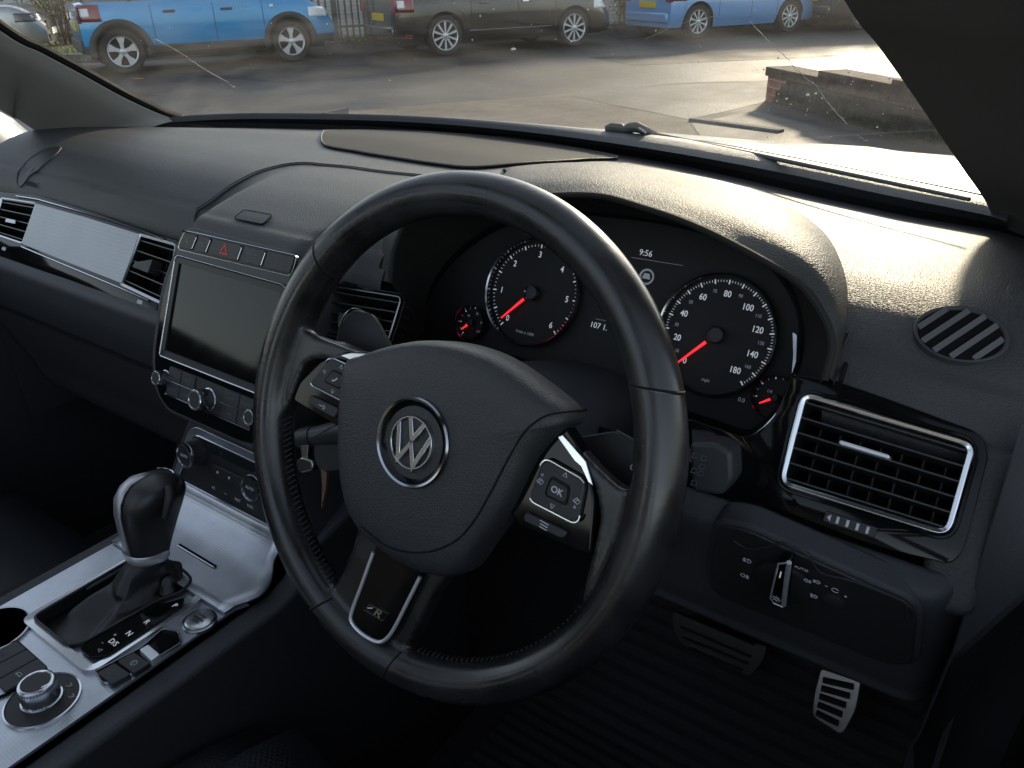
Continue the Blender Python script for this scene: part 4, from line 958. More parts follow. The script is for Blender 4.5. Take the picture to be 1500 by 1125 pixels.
# gaiter: rectangle rising to the neck
base = rounded([(-.052, -.160), (.014, -.160), (.026, -.150), (.033, -.07), (.043, -.050), (.035, -.032), (.010, -.028), (-.040, -.034), (-.052, -.05)], .010, 5)
def depth(P): return float(np.dot(np.array(P)-CAM, FW))
top_c = hx(217, 812, -.370)
KN = Fr(top_c, (1, 0, 0), (0, 1, -.25))
for q_ in (DECK, PLATE): cut(q_, MB().prism(CO, base, -.1, .1).build('cutter', M_deep))
MB().prism(CO, offset(base, -.004), -.035, -.03).build('gaiter_well', M_deep, gl)
bp = np.array([CO(u, v, -.012) for u, v in base]); n = len(bp); bc = bp.mean(0); G = []
phi = [math.atan2(p[1]-bc[1], p[0]-bc[0]) for p in bp]
for j, t in enumerate(np.linspace(0, 1, 22)):
    row = []
    for i, p in enumerate(bp):
        nk = top_c+KN.x*.0165*math.cos(phi[i])+KN.y*.0175*math.sin(phi[i])
        e = t**.75; q = lerp(p, nk, e); q[2] = lerp(p[2], nk[2], t**1.9)
        # creases
        fold = (math.sin(phi[i]*3+t*7)*.0058+math.sin(phi[i]*7-t*11+1)*.0026+math.sin(t*26+phi[i]*2)*.0012)*math.sin(math.pi*min(1, t*1.05))**.8
        sag = -.004*math.sin(math.pi*t*3)*(1-t)
        d = nrm(A(q[0]-lerp(bc, top_c, t)[0], q[1]-lerp(bc, top_c, t)[1], 0))
        zf = (math.sin(phi[i]*5+1.1+t*2.2)*.0042+math.sin(phi[i]*9-t*3)*.0016)*math.sin(math.pi*min(1, t*1.1))**.7
        row.append(q+d*(fold+sag*.6)+A(0, 0, abs(zf)*1.3+.003*math.sin(math.pi*t)))
    G.append(row)
MB().grid(G, closeu=True).build('gaiter', M_gaiter, gl, smooth=80, subd=1)
MB().ring(CO, offset(base, -.001), offset(base, .002), -.01, .0062).build('gaiter_seat', M_gaiter, gl, bevel=.001)
# knob
secs = [(814, 188, 244), (803, 188, 245), (792, 187, 246), (770, 184, 250), (745, 181, 256), (725, 182, 262), (710, 188, 263), (701, 196, 258), (696, 208, 250), (693, 220, 238)]
G = []
for (py, xl, xr) in secs:
    c_ = hx((xl+xr)/2, py, -.370); G.append((c_, (xr-xl)/2*depth(c_)/FPX/1.06))
rows = []
for i, (c_, ru) in enumerate(G):
    t = i/(len(G)-1); rl = ru*(1.05+.25*math.sin(math.pi*t))
    if i == len(G)-1: rl = ru
    rows.append([c_+A(1, 0, 0)*ru*math.copysign(abs(math.cos(a))**.85, math.cos(a))+A(0, .97, -.22)*rl*math.copysign(abs(math.sin(a))**.85, math.sin(a)) for a in np.linspace(0, 2*math.pi, 33)[:-1]])
kn = MB().grid(rows, closeu=True); kn.f.append(tuple(range(len(rows)*32-32, len(rows)*32)))
kn.build('knob', M_leath2, gl, smooth=80, subd=1)
# silver band down the passenger side and collar
def kpt(i, a, k=1.02):
    c_, ru = G[i]; t = i/(len(G)-1); rl = ru*(1.05+.25*math.sin(math.pi*t)) if i < len(G)-1 else ru
    return c_+(A(1, 0, 0)*ru*math.copysign(abs(math.cos(a))**.85, math.cos(a))+A(0, .97, -.22)*rl*math.copysign(abs(math.sin(a))**.85, math.sin(a)))*k
band = []
for i in range(1, len(G)): band.append([kpt(i, a, 1.05 if i < 9 else 1.1)+A(0, 0, .0006*i/9) for a in np.linspace(R(208), R(286-2.4*i), 10)])
MB().grid(band).build('silver_band', mat('band_silver', (.42, .43, .45), .4, .75), gl, smooth=80, solid=.0015)
cb = MB(); cb.grid([[kpt(0, a, k)+A(0, 0, dz) for a in np.linspace(0, 2*math.pi, 41)[:-1]] for k, dz in ((1.05, -.001), (1.10, .001), (1.10, .008), (1.05, .010))], closeu=True)
cb.build('silver_collar', M_satin, gl, smooth=60)
rb_ = [kpt(i, 0, 1.03) for i in (4, 5, 6, 7)]
MB().tube([p+A(.002, 0, 0) for p in rb_], [.004, .005, .005, .004], 10).build('release_button', M_black, gl)
MB().tube([kpt(8, a, 1.06)+A(0, 0, .001) for a in np.linspace(R(60), R(150), 6)], .0006, 5).build('chrome_edge', M_chrome, gl)
# ================================================================ SEATS, PEDALS, FLOOR
ps = thing('passenger_seat', (-.75, -.45, -.75), 'black leather passenger seat with a perforated cushion left of the console', 'car seat')
# passenger seat cushion: side bolster beside the console
def cushion(x0, x1, y0, y1, z, h, name, m, par, bol=.04):
    G = []
    for Y in np.linspace(y0, y1, 16):
        row = []; fy = (Y-y0)/(y1-y0); dz = -.05*max(0, (fy-.75)/.25)**2
        for t in np.linspace(0, 1, 25):
            X = lerp(x0, x1, t); e = 2*abs(t-.5); zz = z+bol*smooth01((e-.55)/.3)-h*max(0, (e-.86)/.14)**2.0+dz
            row.append((X, Y, zz))
        G.append(row)
    front = [[(x, y+.02*math.sin(k/4*math.pi/2), zz-h*k/4) for x, y, zz in G[-1]] for k in range(1, 5)]
    return MB().grid(G+front).build(name, m, par, smooth=80)
cushion(-1.02, -.51, -.85, .02, -.365, .16, 'seat_cushion', M_seatp, ps)
cushion(-1.05, -.485, -.86, .005, -.378, .20, 'seat_bolster', M_seat, ps, .045)
MB().box(Fr((-.77, -.5, -.6), (1, 0, 0), (0, 1, 0)), -.22, .22, -.33, .33, -.1, .12).build('seat_base', M_deep, ps)
MB().prism(Fr((-.77, -.86, -.4), (1, 0, 0), (0, -.25, 1)), rect(0, .33, .52, .75, .12, 6), -.06, .08).build('backrest', M_seat, ps, bevel=.03, seg=3)
ds = thing('driver_seat', (.0, -.55, -.75), 'black leather driver seat, only the perforated front edge of its cushion in view', 'car seat')
# front edge of the driver's cushion rises into the frame at the bottom left of the wheel
C0 = hz(420, 1050, -.36); C1 = hz(250, 1100, -.37)
cushion(-.215, .26, -.86, -.050, -.350, .16, 'seat_cushion', M_seatp, ds, .028)
cushion(-.262, .285, -.87, -.065, -.362, .20, 'seat_bolster', M_seat, ds, .03)
MB().box(Fr((0, -.6, -.6), (1, 0, 0), (0, 1, 0)), -.22, .22, -.30, .22, -.1, .12).build('seat_base', M_deep, ds)
MB().prism(Fr((0, -.95, -.4), (1, 0, 0), (0, -.25, 1)), rect(0, .33, .52, .75, .12, 6), -.06, .06).build('backrest', M_seat, ds, bevel=.03, seg=3)

bpd = thing('brake_pedal', hz(1050, 940, -.56), 'wide brake pedal with a ribbed metal face, half lost in the dark footwell', 'pedal')
PY = .49
BF = Fr(hy(1055, 940, PY), (1, 0, 0), (0, -.42, 1))
BF = Fr(hy(1055, 940, PY), (1, .0, -.0), (0, .42, 1))
q = BF.pxs([(986, 894), (1105, 944), (1108, 940), (1125, 946), (1119, 968), (1100, 992), (1085, 984), (1000, 944), (986, 920)])
MB().prism(BF, rounded(q, [.006, .001, .001, .002, .004, .008, .01, .012, .01], 4), -.006, .004).build('pedal_face', mat('worn_pedal_metal', (.10, .095, .09), .45, .7), bpd, bevel=.0015)
for a, e in (((997, 918), (1100, 962)), ((1000, 933), (1096, 972)), ((1010, 948), (1088, 982))):
    P = BF.px(*a, .005), BF.px(*e, .005); MB().tube([BF(*P[0], .0045), BF(*P[1], .0045)], .0022, 6).build('rubber_rib', M_rubber, bpd)
    MB().tube([BF(P[0][0], P[0][1]+.003, .005), BF(P[1][0], P[1][1]+.003, .005)], .0009, 6).build('metal_rib', M_steel, bpd)
MB().tube([BF(0, 0, -.004), BF(.0, .12, -.08), BF(0, .3, -.12)], .010, 8).build('pedal_arm', M_deep, bpd)
apd = thing('accelerator_pedal', hy(1225, 1020, .47), 'brushed metal accelerator pedal with black rubber ribs, low on the right', 'pedal')
AF = Fr(hy(1225, 1022, .47), (1, -.15, 0), (.0, .55, 1))
q = AF.pxs([(1204, 978), (1263, 998), (1256, 1040), (1238, 1072), (1230, 1074), (1190, 1048), (1194, 1012)])
MB().prism(AF, rounded(q, [.004, .004, .012, .012, .006, .01, .01], 4), -.006, .004).build('pedal_face', M_steel, apd, bevel=.0015)
for k in range(5):
    a = lerp(A(1206, 996), A(1196, 1044), k/4); e = lerp(A(1250, 1002+4), A(1228, 1060), k/4)
    P = AF.px(*a, .005), AF.px(*e, .005); MB().tube([AF(*P[0], .0045), AF(*P[1], .0045)], .0042, 8).build('rubber_rib', M_rubber, apd)
MB().tube([AF(.0, .02, -.004), AF(.0, .14, -.05), AF(0, .3, -.08)], .009, 8).build('pedal_arm', M_deep, apd)

# ================================================================ CABIN SHELL
cab = thing('car_cabin', (-.37, -.4, -.75), 'dark car interior shell with roof pillars, doors and carpet around the front seats', 'car interior')
def sheet(pts, name, m, th=.01, bevel=0): 
    o = MB().add(pts, [tuple(range(len(pts)))]); return o.build(name, m, cab, solid=th, fix=False)
MB().grid([[(x, y, -.72+(.35*max(0, (y-.35)/.5)**1.3 if y > .35 else 0)) for x in np.linspace(-1.3, .55, 8)] for y in np.linspace(-2.2, 1.0, 40)]).build('floor_carpet', M_carpet, cab)
sheet([(-1.12, .92, -.75), (.45, .92, -.75), (.45, .92, .02), (-1.12, .92, .02)], 'bulkhead', M_deep)
RZ = .60
rg_ = MB().grid([[(x, y, RZ-.06*((x+.37)/.7)**2-.10*max(0, (y+.25)/.25)**1.5*(1 if y > -.25 else 0)) for x in np.linspace(-1.0, .26, 19)] for y in np.linspace(-2.2, -.10, 43)])
def _mid(f): return np.mean([rg_.v[i] for i in f], 0)
gl_ = [f for f in rg_.f if -.80 < _mid(f)[0] < .06 and -1.7 < _mid(f)[1] < -.30]
rg_.f = [f for f in rg_.f if f not in gl_]
rg_.build('roof_lining', mat('pale_headlining', (.34, .33, .31), .95, spec=.1), cab, solid=.01)
mt = bpy.data.materials.new('tinted_roof_glass'); mt.use_nodes = True; tt_ = mt.node_tree; tt_.nodes.clear(); _o = tt_.nodes.new('ShaderNodeOutputMaterial'); _t = tt_.nodes.new('ShaderNodeBsdfTransparent'); _t.inputs[0].default_value = (.9, .93, .95, 1); lnk(tt_, _t.outputs[0], _o.inputs[0])
q_ = MB(); q_.add(rg_.v, gl_); q_.build('sunroof_glass', mt, cab)
sheet([(-1.1, -2.1, -.75), (.4, -2.1, -.75), (.4, -2.1, .1), (-1.1, -2.1, .1)], 'rear_bulkhead', M_deep)
sheet([(-1.15, .92, -.1), (.45, .92, -.1), (.45, .70, .0), (-1.15, .70, .0)], 'cowl_tray', M_deep)
for s in (-1, 1):
    x = -.37+s*.755
    # door: lower panel, with a roll along the window sill
    pts = [(.45, -.74), (-2.1, -.74), (-2.1, .02), (-.4, -.005), (.2, -.015), (.42, -.03), (.46, -.06)]
    b = MB(); P0 = [(x+s*.04, y, z) for y, z in pts]; P1 = [(x+s*.09, y, z) for y, z in pts]; n = len(pts)
    b.add(P0+P1, [tuple(range(n)), tuple(range(2*n-1, n-1, -1))]+[(i, (i+1) % n, n+(i+1) % n, n+i) for i in range(n)])
    b.build('door_panel', M_dash2, cab, bevel=.01)
    MB().tube([(x+s*.05, y, z) for y, z in ((.4, -.035), (.2, -.012), (-.4, 0), (-2.0, .025))], .022, 10).build('door_sill_roll', M_dash2, cab)
    MB().prism(Fr((x+s*.05, 0, 0), (0, 1, 0), (0, 0, 1)), [(-.85, 0), (-.70, 0), (-.78, .5), (-.92, .5)], -.03, .03).build('centre_pillar', M_pil, cab, bevel=.01)
    MB().tube([(x-s*.06, -.2, .50), (x-s*.03, -.8, .54), (x-s*.05, -1.6, .50)], .05, 10).build('roof_rail', M_pil, cab)
# left front pillar trim
def H(x, y, X): return hx(x, y, X)
up_e = [A(-.83, -.12, .50), A(-.90, .06, .365), H(0, 45, -.945), H(60, 77, -.962), H(120, 109, -.975), H(180, 142, -.99), H(225, 163, -.995), H(246, 171, -.995), H(262, 176, -.995)]
lo_e = [A(-.98, -.10, .44), A(-1.04, .06, .28), H(0, 160, -1.075), H(22, 172, -1.08), H(45, 187, -1.085), H(62, 198, -1.09), H(80, 210, -1.095), H(100, 215, -1.09), H(150, 222, -1.06)]
rows = []
for t, b_ in ((0, 0), (.06, .012), (.3, .035), (.62, .038), (.88, .022), (1, 0)):
    rows.append([lerp(a, e, t)+A(.75, -.4, .3)*b_ for a, e in zip(up_e, lo_e)])
rows.insert(0, [p+A(-.02, .03, 0) for p in up_e]); rows.append([p+A(-.03, .04, -.01) for p in lo_e])
MB().grid(surf(np.array(rows), 5, 6)).build('pillar_trim', M_pil, cab, smooth=80)
MB().tube(catmull([p+A(-.004, .006, .004) for p in up_e], 5), .0075, 8).build('pillar_seal', M_deep, cab)
# exterior side of that pillar
MB().tube([p+A(-.06, .05, -.03) for p in lerp(np.array(up_e), np.array(lo_e), .45)], .022, 8).build('pillar_skin', M_deep, cab)
# right front pillar trim, close to the camera
up_r = [A(.10, -.12, .50), A(.155, .10, .372), hy(1240, 0, .215), hy(1290, 68, .262), hy(1338, 136, .318), hy(1380, 198, .375), hy(1415, 250, .44), hy(1444, 292, .52), hy(1462, 330, .56)]
lo_r = [p+A(.25, .03, -.02-.008*i) for i, p in enumerate(up_r)]
mid_r = [lerp(a, e, .45)+A(-.4, -.55, .35)*.03 for a, e in zip(up_r, lo_r)]
rows = []
for t, b_ in ((0, 0), (.05, .010), (.28, .030), (.62, .034), (.9, .018), (1, 0)):
    rows.append([lerp(a, e, t)+A(-.4, -.6, .3)*b_ for a, e in zip(up_r, lo_r)])
rows.insert(0, [p+A(.02, .03, 0) for p in up_r]); rows.append([p+A(.02, .04, -.01) for p in lo_r])
M_pild = mat('pillar_cloth_shaded', (.075, .072, .068), .9, spec=.2, bump=('noise', 900, .15, .0005))  # same pillar cloth, shade of the unlit right side put into its colour
MB().grid(surf(np.array(rows), 5, 6)).build('pillar_trim', M_pild, cab, smooth=80)
MB().tube([p+A(.06, .05, -.03) for p in lerp(np.array(up_r), np.array(lo_r), .45)], .045, 8).build('pillar_skin', M_deep, cab)
# lower trim closing the dash end and the door shut
for xs_ in (-1.12, .40): sheet([(xs_, .95, -.12), (xs_, .42, -.06), (xs_, .42, -.75), (xs_, .95, -.75)], 'footwell_side', M_deep, .02)
sheet([(.341, .60, .09), (.40, .5, .06), (.40, .46, -.7), (.341, .5, -.7)], 'dash_end_trim', M_dash2)
kp = [A(.345, .14, .05), A(.345, .10, -.10), A(.34, .12, -.2), A(.335, .2, -.3), A(.335, .3, -.72), A(.40, .3, -.72), A(.42, .16, -.1), A(.41, .14, .04)]
sheet(kp, 'kick_panel', M_dash2, .006)

# ribbed rubber mat in the driver's footwell
G = [[(x, y, -.705+(.35*max(0, (y-.35)/.5)**1.3 if y > .35 else 0)+.003*(i % 2)) for x in (-.18, 0, .18, .34)] for i, y in enumerate(np.linspace(-.25, .62, 90))]
tag(MB().grid(G).build('floor_mat', mat('mat_rubber', (.035, .035, .036), .8), smooth=0, solid=.006), 'ribbed black mat in the dark driver footwell under the pedals', 'floor mat')
# ================================================================ WINDSCREEN
wsn = thing('windscreen', (-.37, .35, .25), 'dusty windscreen flecked with bits of dirt, with thin cobweb strands across it', 'windscreen')
lt = np.array(ledge_top); 
def yb(X): return float(np.interp(X, lt[:, 0], lt[:, 1]))+.02
def glassP(X, s):                          # s 0 at the base, 1 at the roof
    y0 = yb(X); x = -.37+(X+.37)*(1-.14*s); return A(x, y0+(-.13-.03-y0)*s, .075+(RZ-.09-.075)*s-.0*s)
mg = bpy.data.materials.new('windscreen_glass'); mg.use_nodes = True; t = mg.node_tree; t.nodes.clear()
o_ = t.nodes.new('ShaderNodeOutputMaterial'); tr1 = t.nodes.new('ShaderNodeBsdfTransparent'); tr1.inputs[0].default_value = (.72, .745, .735, 1)
gs = t.nodes.new('ShaderNodeBsdfGlossy'); gs.inputs['Roughness'].default_value = .03
tl_ = t.nodes.new('ShaderNodeBsdfTranslucent'); tl_.inputs[0].default_value = (.8, .78, .72, 1)
fz = t.nodes.new('ShaderNodeFresnel'); fz.inputs[0].default_value = 1.35
m1 = t.nodes.new('ShaderNodeMixShader'); m2 = t.nodes.new('ShaderNodeMixShader')
tc = t.nodes.new('ShaderNodeTexCoord'); mp = t.nodes.new('ShaderNodeMapping'); mp.inputs['Scale'].default_value = (2.2, 7, 7); mp.inputs['Rotation'].default_value = (0, .25, .3)
nz = t.nodes.new('ShaderNodeTexNoise'); nz.inputs['Scale'].default_value = 2.4; nz.inputs['Detail'].default_value = 5
mr = t.nodes.new('ShaderNodeMapRange'); mr.inputs['From Min'].default_value = .38; mr.inputs['From Max'].default_value = .72; mr.inputs['To Min'].default_value = .008; mr.inputs['To Max'].default_value = .042
lnk(t, tc.outputs['Object'], mp.inputs[0]); lnk(t, mp.outputs[0], nz.inputs['Vector']); lnk(t, nz.outputs['Fac'], mr.inputs['Value'])
lnk(t, mr.outputs[0], m1.inputs[0]); lnk(t, tr1.outputs[0], m1.inputs[1]); lnk(t, tl_.outputs[0], m1.inputs[2])
fm = t.nodes.new('ShaderNodeMath'); fm.operation = 'MULTIPLY'; fm.inputs[1].default_value = .35
lnk(t, fz.outputs[0], fm.inputs[0]); lnk(t, fm.outputs[0], m2.inputs[0]); lnk(t, m1.outputs[0], m2.inputs[1]); lnk(t, gs.outputs[0], m2.inputs[2]); lnk(t, m2.outputs[0], o_.inputs[0])
MATS['windscreen_glass'] = mg
XS = np.linspace(-1.05, .30, 40)
MB().grid([[glassP(X, s) for X in XS] for s in np.linspace(-.03, 1, 24)]).build('glass', mg, wsn, smooth=80)
def onglass(x, y, lift=.003):
    d = ray(x, y); lo, hi = .35, 1.6
    best = None
    for tt in np.linspace(.3, 1.6, 400):
        P = CAM+d*tt
        X = P[0]
        for _ in range(3):
            s = (P[2]-.075)/(RZ-.09-.075); X = -.37+(P[0]+.37)/(1-.14*s)
        g_ = glassP(X, s)
        if P[1] > g_[1]-lift: return P
    return P
M_web = mat('cobweb', (.6, .58, .53), .6)
M_web2 = mat('thin_cobweb', (.32, .31, .28), .6)
def web(pts, name='cobweb_strand', r=.00022):
    P = []
    pts = catmull(pts, 5)
    for i, (x, y) in enumerate(pts): P.append(onglass(x+rng.normal()*.5, y+rng.normal()*.5))
    MB().tube(P, [r*(1+1.2*rng.random()) for _ in P], 4).build(name, M_web2, wsn, smooth=0)
web([(1098, 31), (1112, 46), (1130, 64), (1150, 82), (1165, 100), (1183, 117)], r=.00016)
web([(1183, 117), (1196, 127), (1206, 142), (1220, 160), (1240, 182)], r=.00034)
web([(1256, 198), (1262, 203), (1270, 207)], r=.0003)
web([(228, 58), (262, 76), (290, 95), (326, 116), (341, 127)], r=.00018)
web([(945, 58), (975, 45), (1010, 31), (1050, 24)], r=.00012)
b = MB(); br_ = MB()
for _ in range(190):
    x, y = rng.uniform(120, 1400), rng.uniform(0, 260)
    if rng.random() < .45: x, y = rng.normal(1200, 80), rng.normal(150, 35)
    elif rng.random() < .3: x, y = rng.normal(700, 130), rng.normal(60, 40)
    if y > 165+max(0, x-700)*.13 or x < 160+0*y or y < 0 or (x-1240)/1.42 > y: continue
    P = onglass(x, y); s = .00035*rng.lognormal(0, .55)
    q = [P+RT*s*math.cos(a)*rng.uniform(.6, 1.3)+UP*s*math.sin(a)*rng.uniform(.6, 1.3) for a in np.linspace(0, 6.28, 6)[:-1]]
    b.add(q+[p+A(0, -.0004, 0) for p in q], [(0, 1, 2, 3, 4), (9, 8, 7, 6, 5)]+[(i, (i+1) % 5, 5+(i+1) % 5, 5+i) for i in range(5)])
for x, y, s in ((752, 72, .0017), (343, 127, .0011), (571, 118, .0008), (1183, 139, .0012), (1195, 137, .0009)):
    P = onglass(x, y); q = [P+RT*s*math.cos(a)*1.6*rng.uniform(.7, 1.2)+UP*s*math.sin(a)*rng.uniform(.6, 1.1) for a in np.linspace(0, 6.28, 9)[:-1]]
    b.add(q+[p+A(0, -.0006, 0) for p in q], [tuple(range(8)), tuple(range(15, 7, -1))]+[(i, (i+1) % 8, 8+(i+1) % 8, 8+i) for i in range(8)])
tag(b.build('dirt_specks', M_web, wsn, smooth=0, fix=False), kind='stuff')

# ================================================================ BONNET, WIPER, WING MIRROR
M_paint = mat('white_car_paint', (.72, .71, .68), .28, spec=.5, coat=.8)
bn = thing('bonnet', (-.37, 1.3, -.05), 'white bonnet of this car glaring in the low sun beyond the windscreen', 'bonnet')
G = []
for Y in np.linspace(0, 1, 26):
    row = []
    for X in np.linspace(-1.12, .40, 30):
        e = (X+.37)/.76; y0 = min(1.0, yb(max(-1.04, min(.3, X)))+.004); y = y0+Y*(1.95-.5*abs(e)**3-y0)
        d = y-.75; z = .074+(.012 if e > 0 else .035)*e-.165*d-.12*max(0, d-.2)**1.6-.16*max(0, (Y-.88)/.12)**2
        z += .006*math.exp(-((abs(e)-.5)/.06)**2)*smooth01((y-.8)/.3)
        row.append((X, y, min(z, .079)-.25*max(0, -e-.62)))
    G.append(row)
MB().grid(G).build('bonnet_skin', M_paint, bn, smooth=80)
for s, x in ((-1, -1.135), (1, .415)):
    G = [[(x+s*.0+s*.05*math.sin(k/5*1.5), y, -.07-.2*(y-.75)-.06*(1-math.cos(k/5*1.4))-.5*max(0, k-3)/3-.10*max(0, (y-1.2))**1.6) for y in np.linspace(.55, 1.8, 14)] for k in range(7)]
    MB().grid(G).build('front_wing', M_paint, bn, smooth=80, solid=.003)
# dark seal strip between glass and bonnet
MB().tube([A(X, yb(X)+.028, .058) for X in np.linspace(-1.04, .29, 40)], .012, 8).build('scuttle_seal', mat('scuttle_rubber', (.03, .03, .028), .7), bn)
wp = thing('wiper', hz(930, 190, .085), 'grey wiper arm joint poking above the dashboard edge', 'wiper')
def zz(x, y, z=.082): return hz(x, y, z)
yW = zz(930, 196)[1]
MB().tube([hy(889, 189, yW), hy(896, 187, yW), hy(910, 188, yW), hy(914, 191, yW)], [.006, .0075, .007, .005], 10).build('wiper_pivot', mat('wiper_grey', (.06, .065, .06), .6), wp)
MB().tube([hy(912, 191, yW), hy(922, 187, yW), hy(932, 186, yW), hy(945, 191, yW), hy(962, 198, yW+.02), hy(1100, 225, yW-.05), hy(1420, 292, yW-.25)], [.005, .0075, .008, .006, .004, .003, .002], 10).build('wiper_arm', MATS['wiper_grey'], wp)
MB().tube([hy(936, 188, yW-.012), hy(946, 195, yW-.012)], .0022, 6).build('wiper_spring', M_chrome, wp)
wm = thing('wing_mirror', (-1.36, .38, .0), 'white door mirror housing outside the passenger window at the left edge', 'door mirror')
G = []
XM = -1.34
edge = [hx(x, y, XM) for x, y in ((-150, 130), (-60, 150), (0, 174), (28, 194), (56, 221), (66, 245), (50, 285), (-20, 310), (-150, 300))]
cen = np.mean(edge, 0)
G = []
for k, (sc, dx) in enumerate(((1.0, -.06), (1.03, -.03), (1.02, .0), (.96, .02), (.85, .035), (.6, .048), (.3, .054), (.001, .055))):
    G.append([cen+(p-cen)*sc+A(dx, -dx*.6, 0) for p in catmull(edge, 4, True)])
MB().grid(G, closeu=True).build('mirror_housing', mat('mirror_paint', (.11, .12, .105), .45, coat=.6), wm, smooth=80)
MB().tube([cen+A(.02, .03, -.10), A(-1.15, .40, -.03)], .03, 8).build('mirror_foot', M_deep, wm)
# ================================================================ STREET
ZR = -1.03
def gp(x, y, z=ZR): return hz(x, y, z)
def ground_mat(name, col, col2, rough, sc, stretch=(1, 1, 1), bumps=.5, rr=.15, fine=True, rot=0):
    m = bpy.data.materials.new(name); m.use_nodes = True; t = m.node_tree; b = t.nodes['Principled BSDF']; b.inputs['Specular IOR Level'].default_value = .25
    tc = t.nodes.new('ShaderNodeTexCoord'); mp = t.nodes.new('ShaderNodeMapping'); mp.inputs['Scale'].default_value = stretch; mp.inputs['Rotation'].default_value = (0, 0, rot)
    lnk(t, tc.outputs['Object'], mp.inputs[0])
    n1 = t.nodes.new('ShaderNodeTexNoise'); n1.inputs['Scale'].default_value = sc; n1.inputs['Detail'].default_value = 6; n1.inputs['Roughness'].default_value = .6; lnk(t, mp.outputs[0], n1.inputs['Vector'])
    n2 = t.nodes.new('ShaderNodeTexNoise'); n2.inputs['Scale'].default_value = 42; n2.inputs['Detail'].default_value = 3; lnk(t, tc.outputs['Object'], n2.inputs['Vector'])
    r = t.nodes.new('ShaderNodeMapRange'); r.inputs['From Min'].default_value = .36; r.inputs['From Max'].default_value = .64; lnk(t, n1.outputs['Fac'], r.inputs['Value'])
    mx = t.nodes.new('ShaderNodeMix'); mx.data_type = 'RGBA'; mx.inputs['A'].default_value = (*col, 1); mx.inputs['B'].default_value = (*col2, 1); lnk(t, r.outputs[0], mx.inputs['Factor'])
    m2 = t.nodes.new('ShaderNodeMix'); m2.data_type = 'RGBA'; m2.blend_type = 'OVERLAY'; m2.inputs['Factor'].default_value = .6; lnk(t, mx.outputs['Result'], m2.inputs['A']); lnk(t, n2.outputs['Fac'], m2.inputs['B'])
    n3 = t.nodes.new('ShaderNodeTexNoise'); n3.inputs['Scale'].default_value = 5; n3.inputs['Detail'].default_value = 8; n3.inputs['Roughness'].default_value = .75; lnk(t, tc.outputs['Object'], n3.inputs['Vector'])
    r3 = t.nodes.new('ShaderNodeMapRange'); r3.inputs['From Min'].default_value = .35; r3.inputs['From Max'].default_value = .65; r3.inputs['To Min'].default_value = .72; r3.inputs['To Max'].default_value = 1.25; lnk(t, n3.outputs['Fac'], r3.inputs['Value'])
    m3 = t.nodes.new('ShaderNodeMix'); m3.data_type = 'RGBA'; m3.blend_type = 'MULTIPLY'; m3.inputs['Factor'].default_value = 1; lnk(t, m2.outputs['Result'], m3.inputs['A']); lnk(t, r3.outputs[0], m3.inputs['B'])
    lnk(t, m3.outputs['Result'], b.inputs['Base Color'])
    q = t.nodes.new('ShaderNodeMapRange'); q.inputs['From Min'].default_value = .35; q.inputs['From Max'].default_value = .65; q.inputs['To Min'].default_value = rough-rr; q.inputs['To Max'].default_value = rough+rr; lnk(t, n1.outputs['Fac'], q.inputs['Value']); lnk(t, q.outputs[0], b.inputs['Roughness'])
    bp = t.nodes.new('ShaderNodeBump'); bp.inputs['Strength'].default_value = bumps; bp.inputs['Distance'].default_value = .01; lnk(t, n2.outputs['Fac'], bp.inputs['Height']); lnk(t, bp.outputs[0], b.inputs['Normal'])
    MATS[name] = m; return m
M_road = ground_mat('damp_asphalt', (.017, .017, .018), (.038, .037, .036), .62, .55, (1, .35, 1), .6, .14, rot=R(-30))
M_pave = ground_mat('brown_concrete', (.082, .069, .056), (.112, .096, .079), .8, 1.2, (1, 1, 1), .4, .08)
M_drive = ground_mat('grey_tarmac', (.042, .042, .044), (.066, .066, .068), .7, .9, (1, .5, 1), .5, .1)
M_kerb = ground_mat('kerb_stone', (.09, .09, .085), (.15, .145, .13), .85, 3, (1, 1, 1), .5, .08)
M_grass0 = ground_mat('verge_soil', (.06, .075, .03), (.11, .12, .05), .95, 3, (1, 1, 1), .9, .03)
def flat(name, pts, m, z, th=0, kind='structure'):
    b = MB(); n = len(pts); V = [(p[0], p[1], z) for p in pts]; F_ = [tuple(range(n))]
    if th: V += [(p[0], p[1], z-th) for p in pts]; F_ += [(i, (i+1) % n, n+(i+1) % n, n+i) for i in range(n)]
    o = b.add(V, F_).build(name, m, smooth=0); return tag(o, kind=kind)
flat('road', [(-150, -60), (150, -60), (150, 200), (-150, 200)], M_road, ZR)
# near pavement: everything on our side of the road edge
edge = [gp(x, y) for x, y in ((-300, 215), (150, 190), (500, 164), (650, 152), (780, 142), (867, 133), (940, 127), (1000, 122), (1130, 118))]
edge = [tuple(p[:2]) for p in catmull([p[:2] for p in edge], 3)]
flat('pavement', edge+[(-1.4, 11.6), (4, 14), (12, 18), (12, -12), (-14, -12)], M_pave, ZR+.004)
dv = [gp(x, y)[:2] for x, y in ((838, 141), (905, 132), (1000, 124), (1128, 120), (1132, 147), (1080, 160), (1008, 176), (960, 166), (900, 155))]
flat('driveway', [tuple(p) for p in dv], M_drive, ZR+.006)
dv = [gp(x, y)[:2] for x, y in ((1012, 182), (1132, 158), (1250, 175), (1500, 245), (1500, 420), (1100, 300))]
flat('driveway', [tuple(p) for p in dv], M_drive, ZR+.008)
k0, k1 = gp(1008, 178), gp(1140, 196)
o = MB().prism(Fr(k0, k1-k0, (0, 0, 1)), [(0, -.05), (np.linalg.norm(k1-k0), -.05), (np.linalg.norm(k1-k0), .03), (0, .03)], -.10, 0).build('edging_kerb', M_kerb, bevel=.01)
tag(o, 'short dark edging kerb on the driveway just beyond the bonnet', 'kerb')
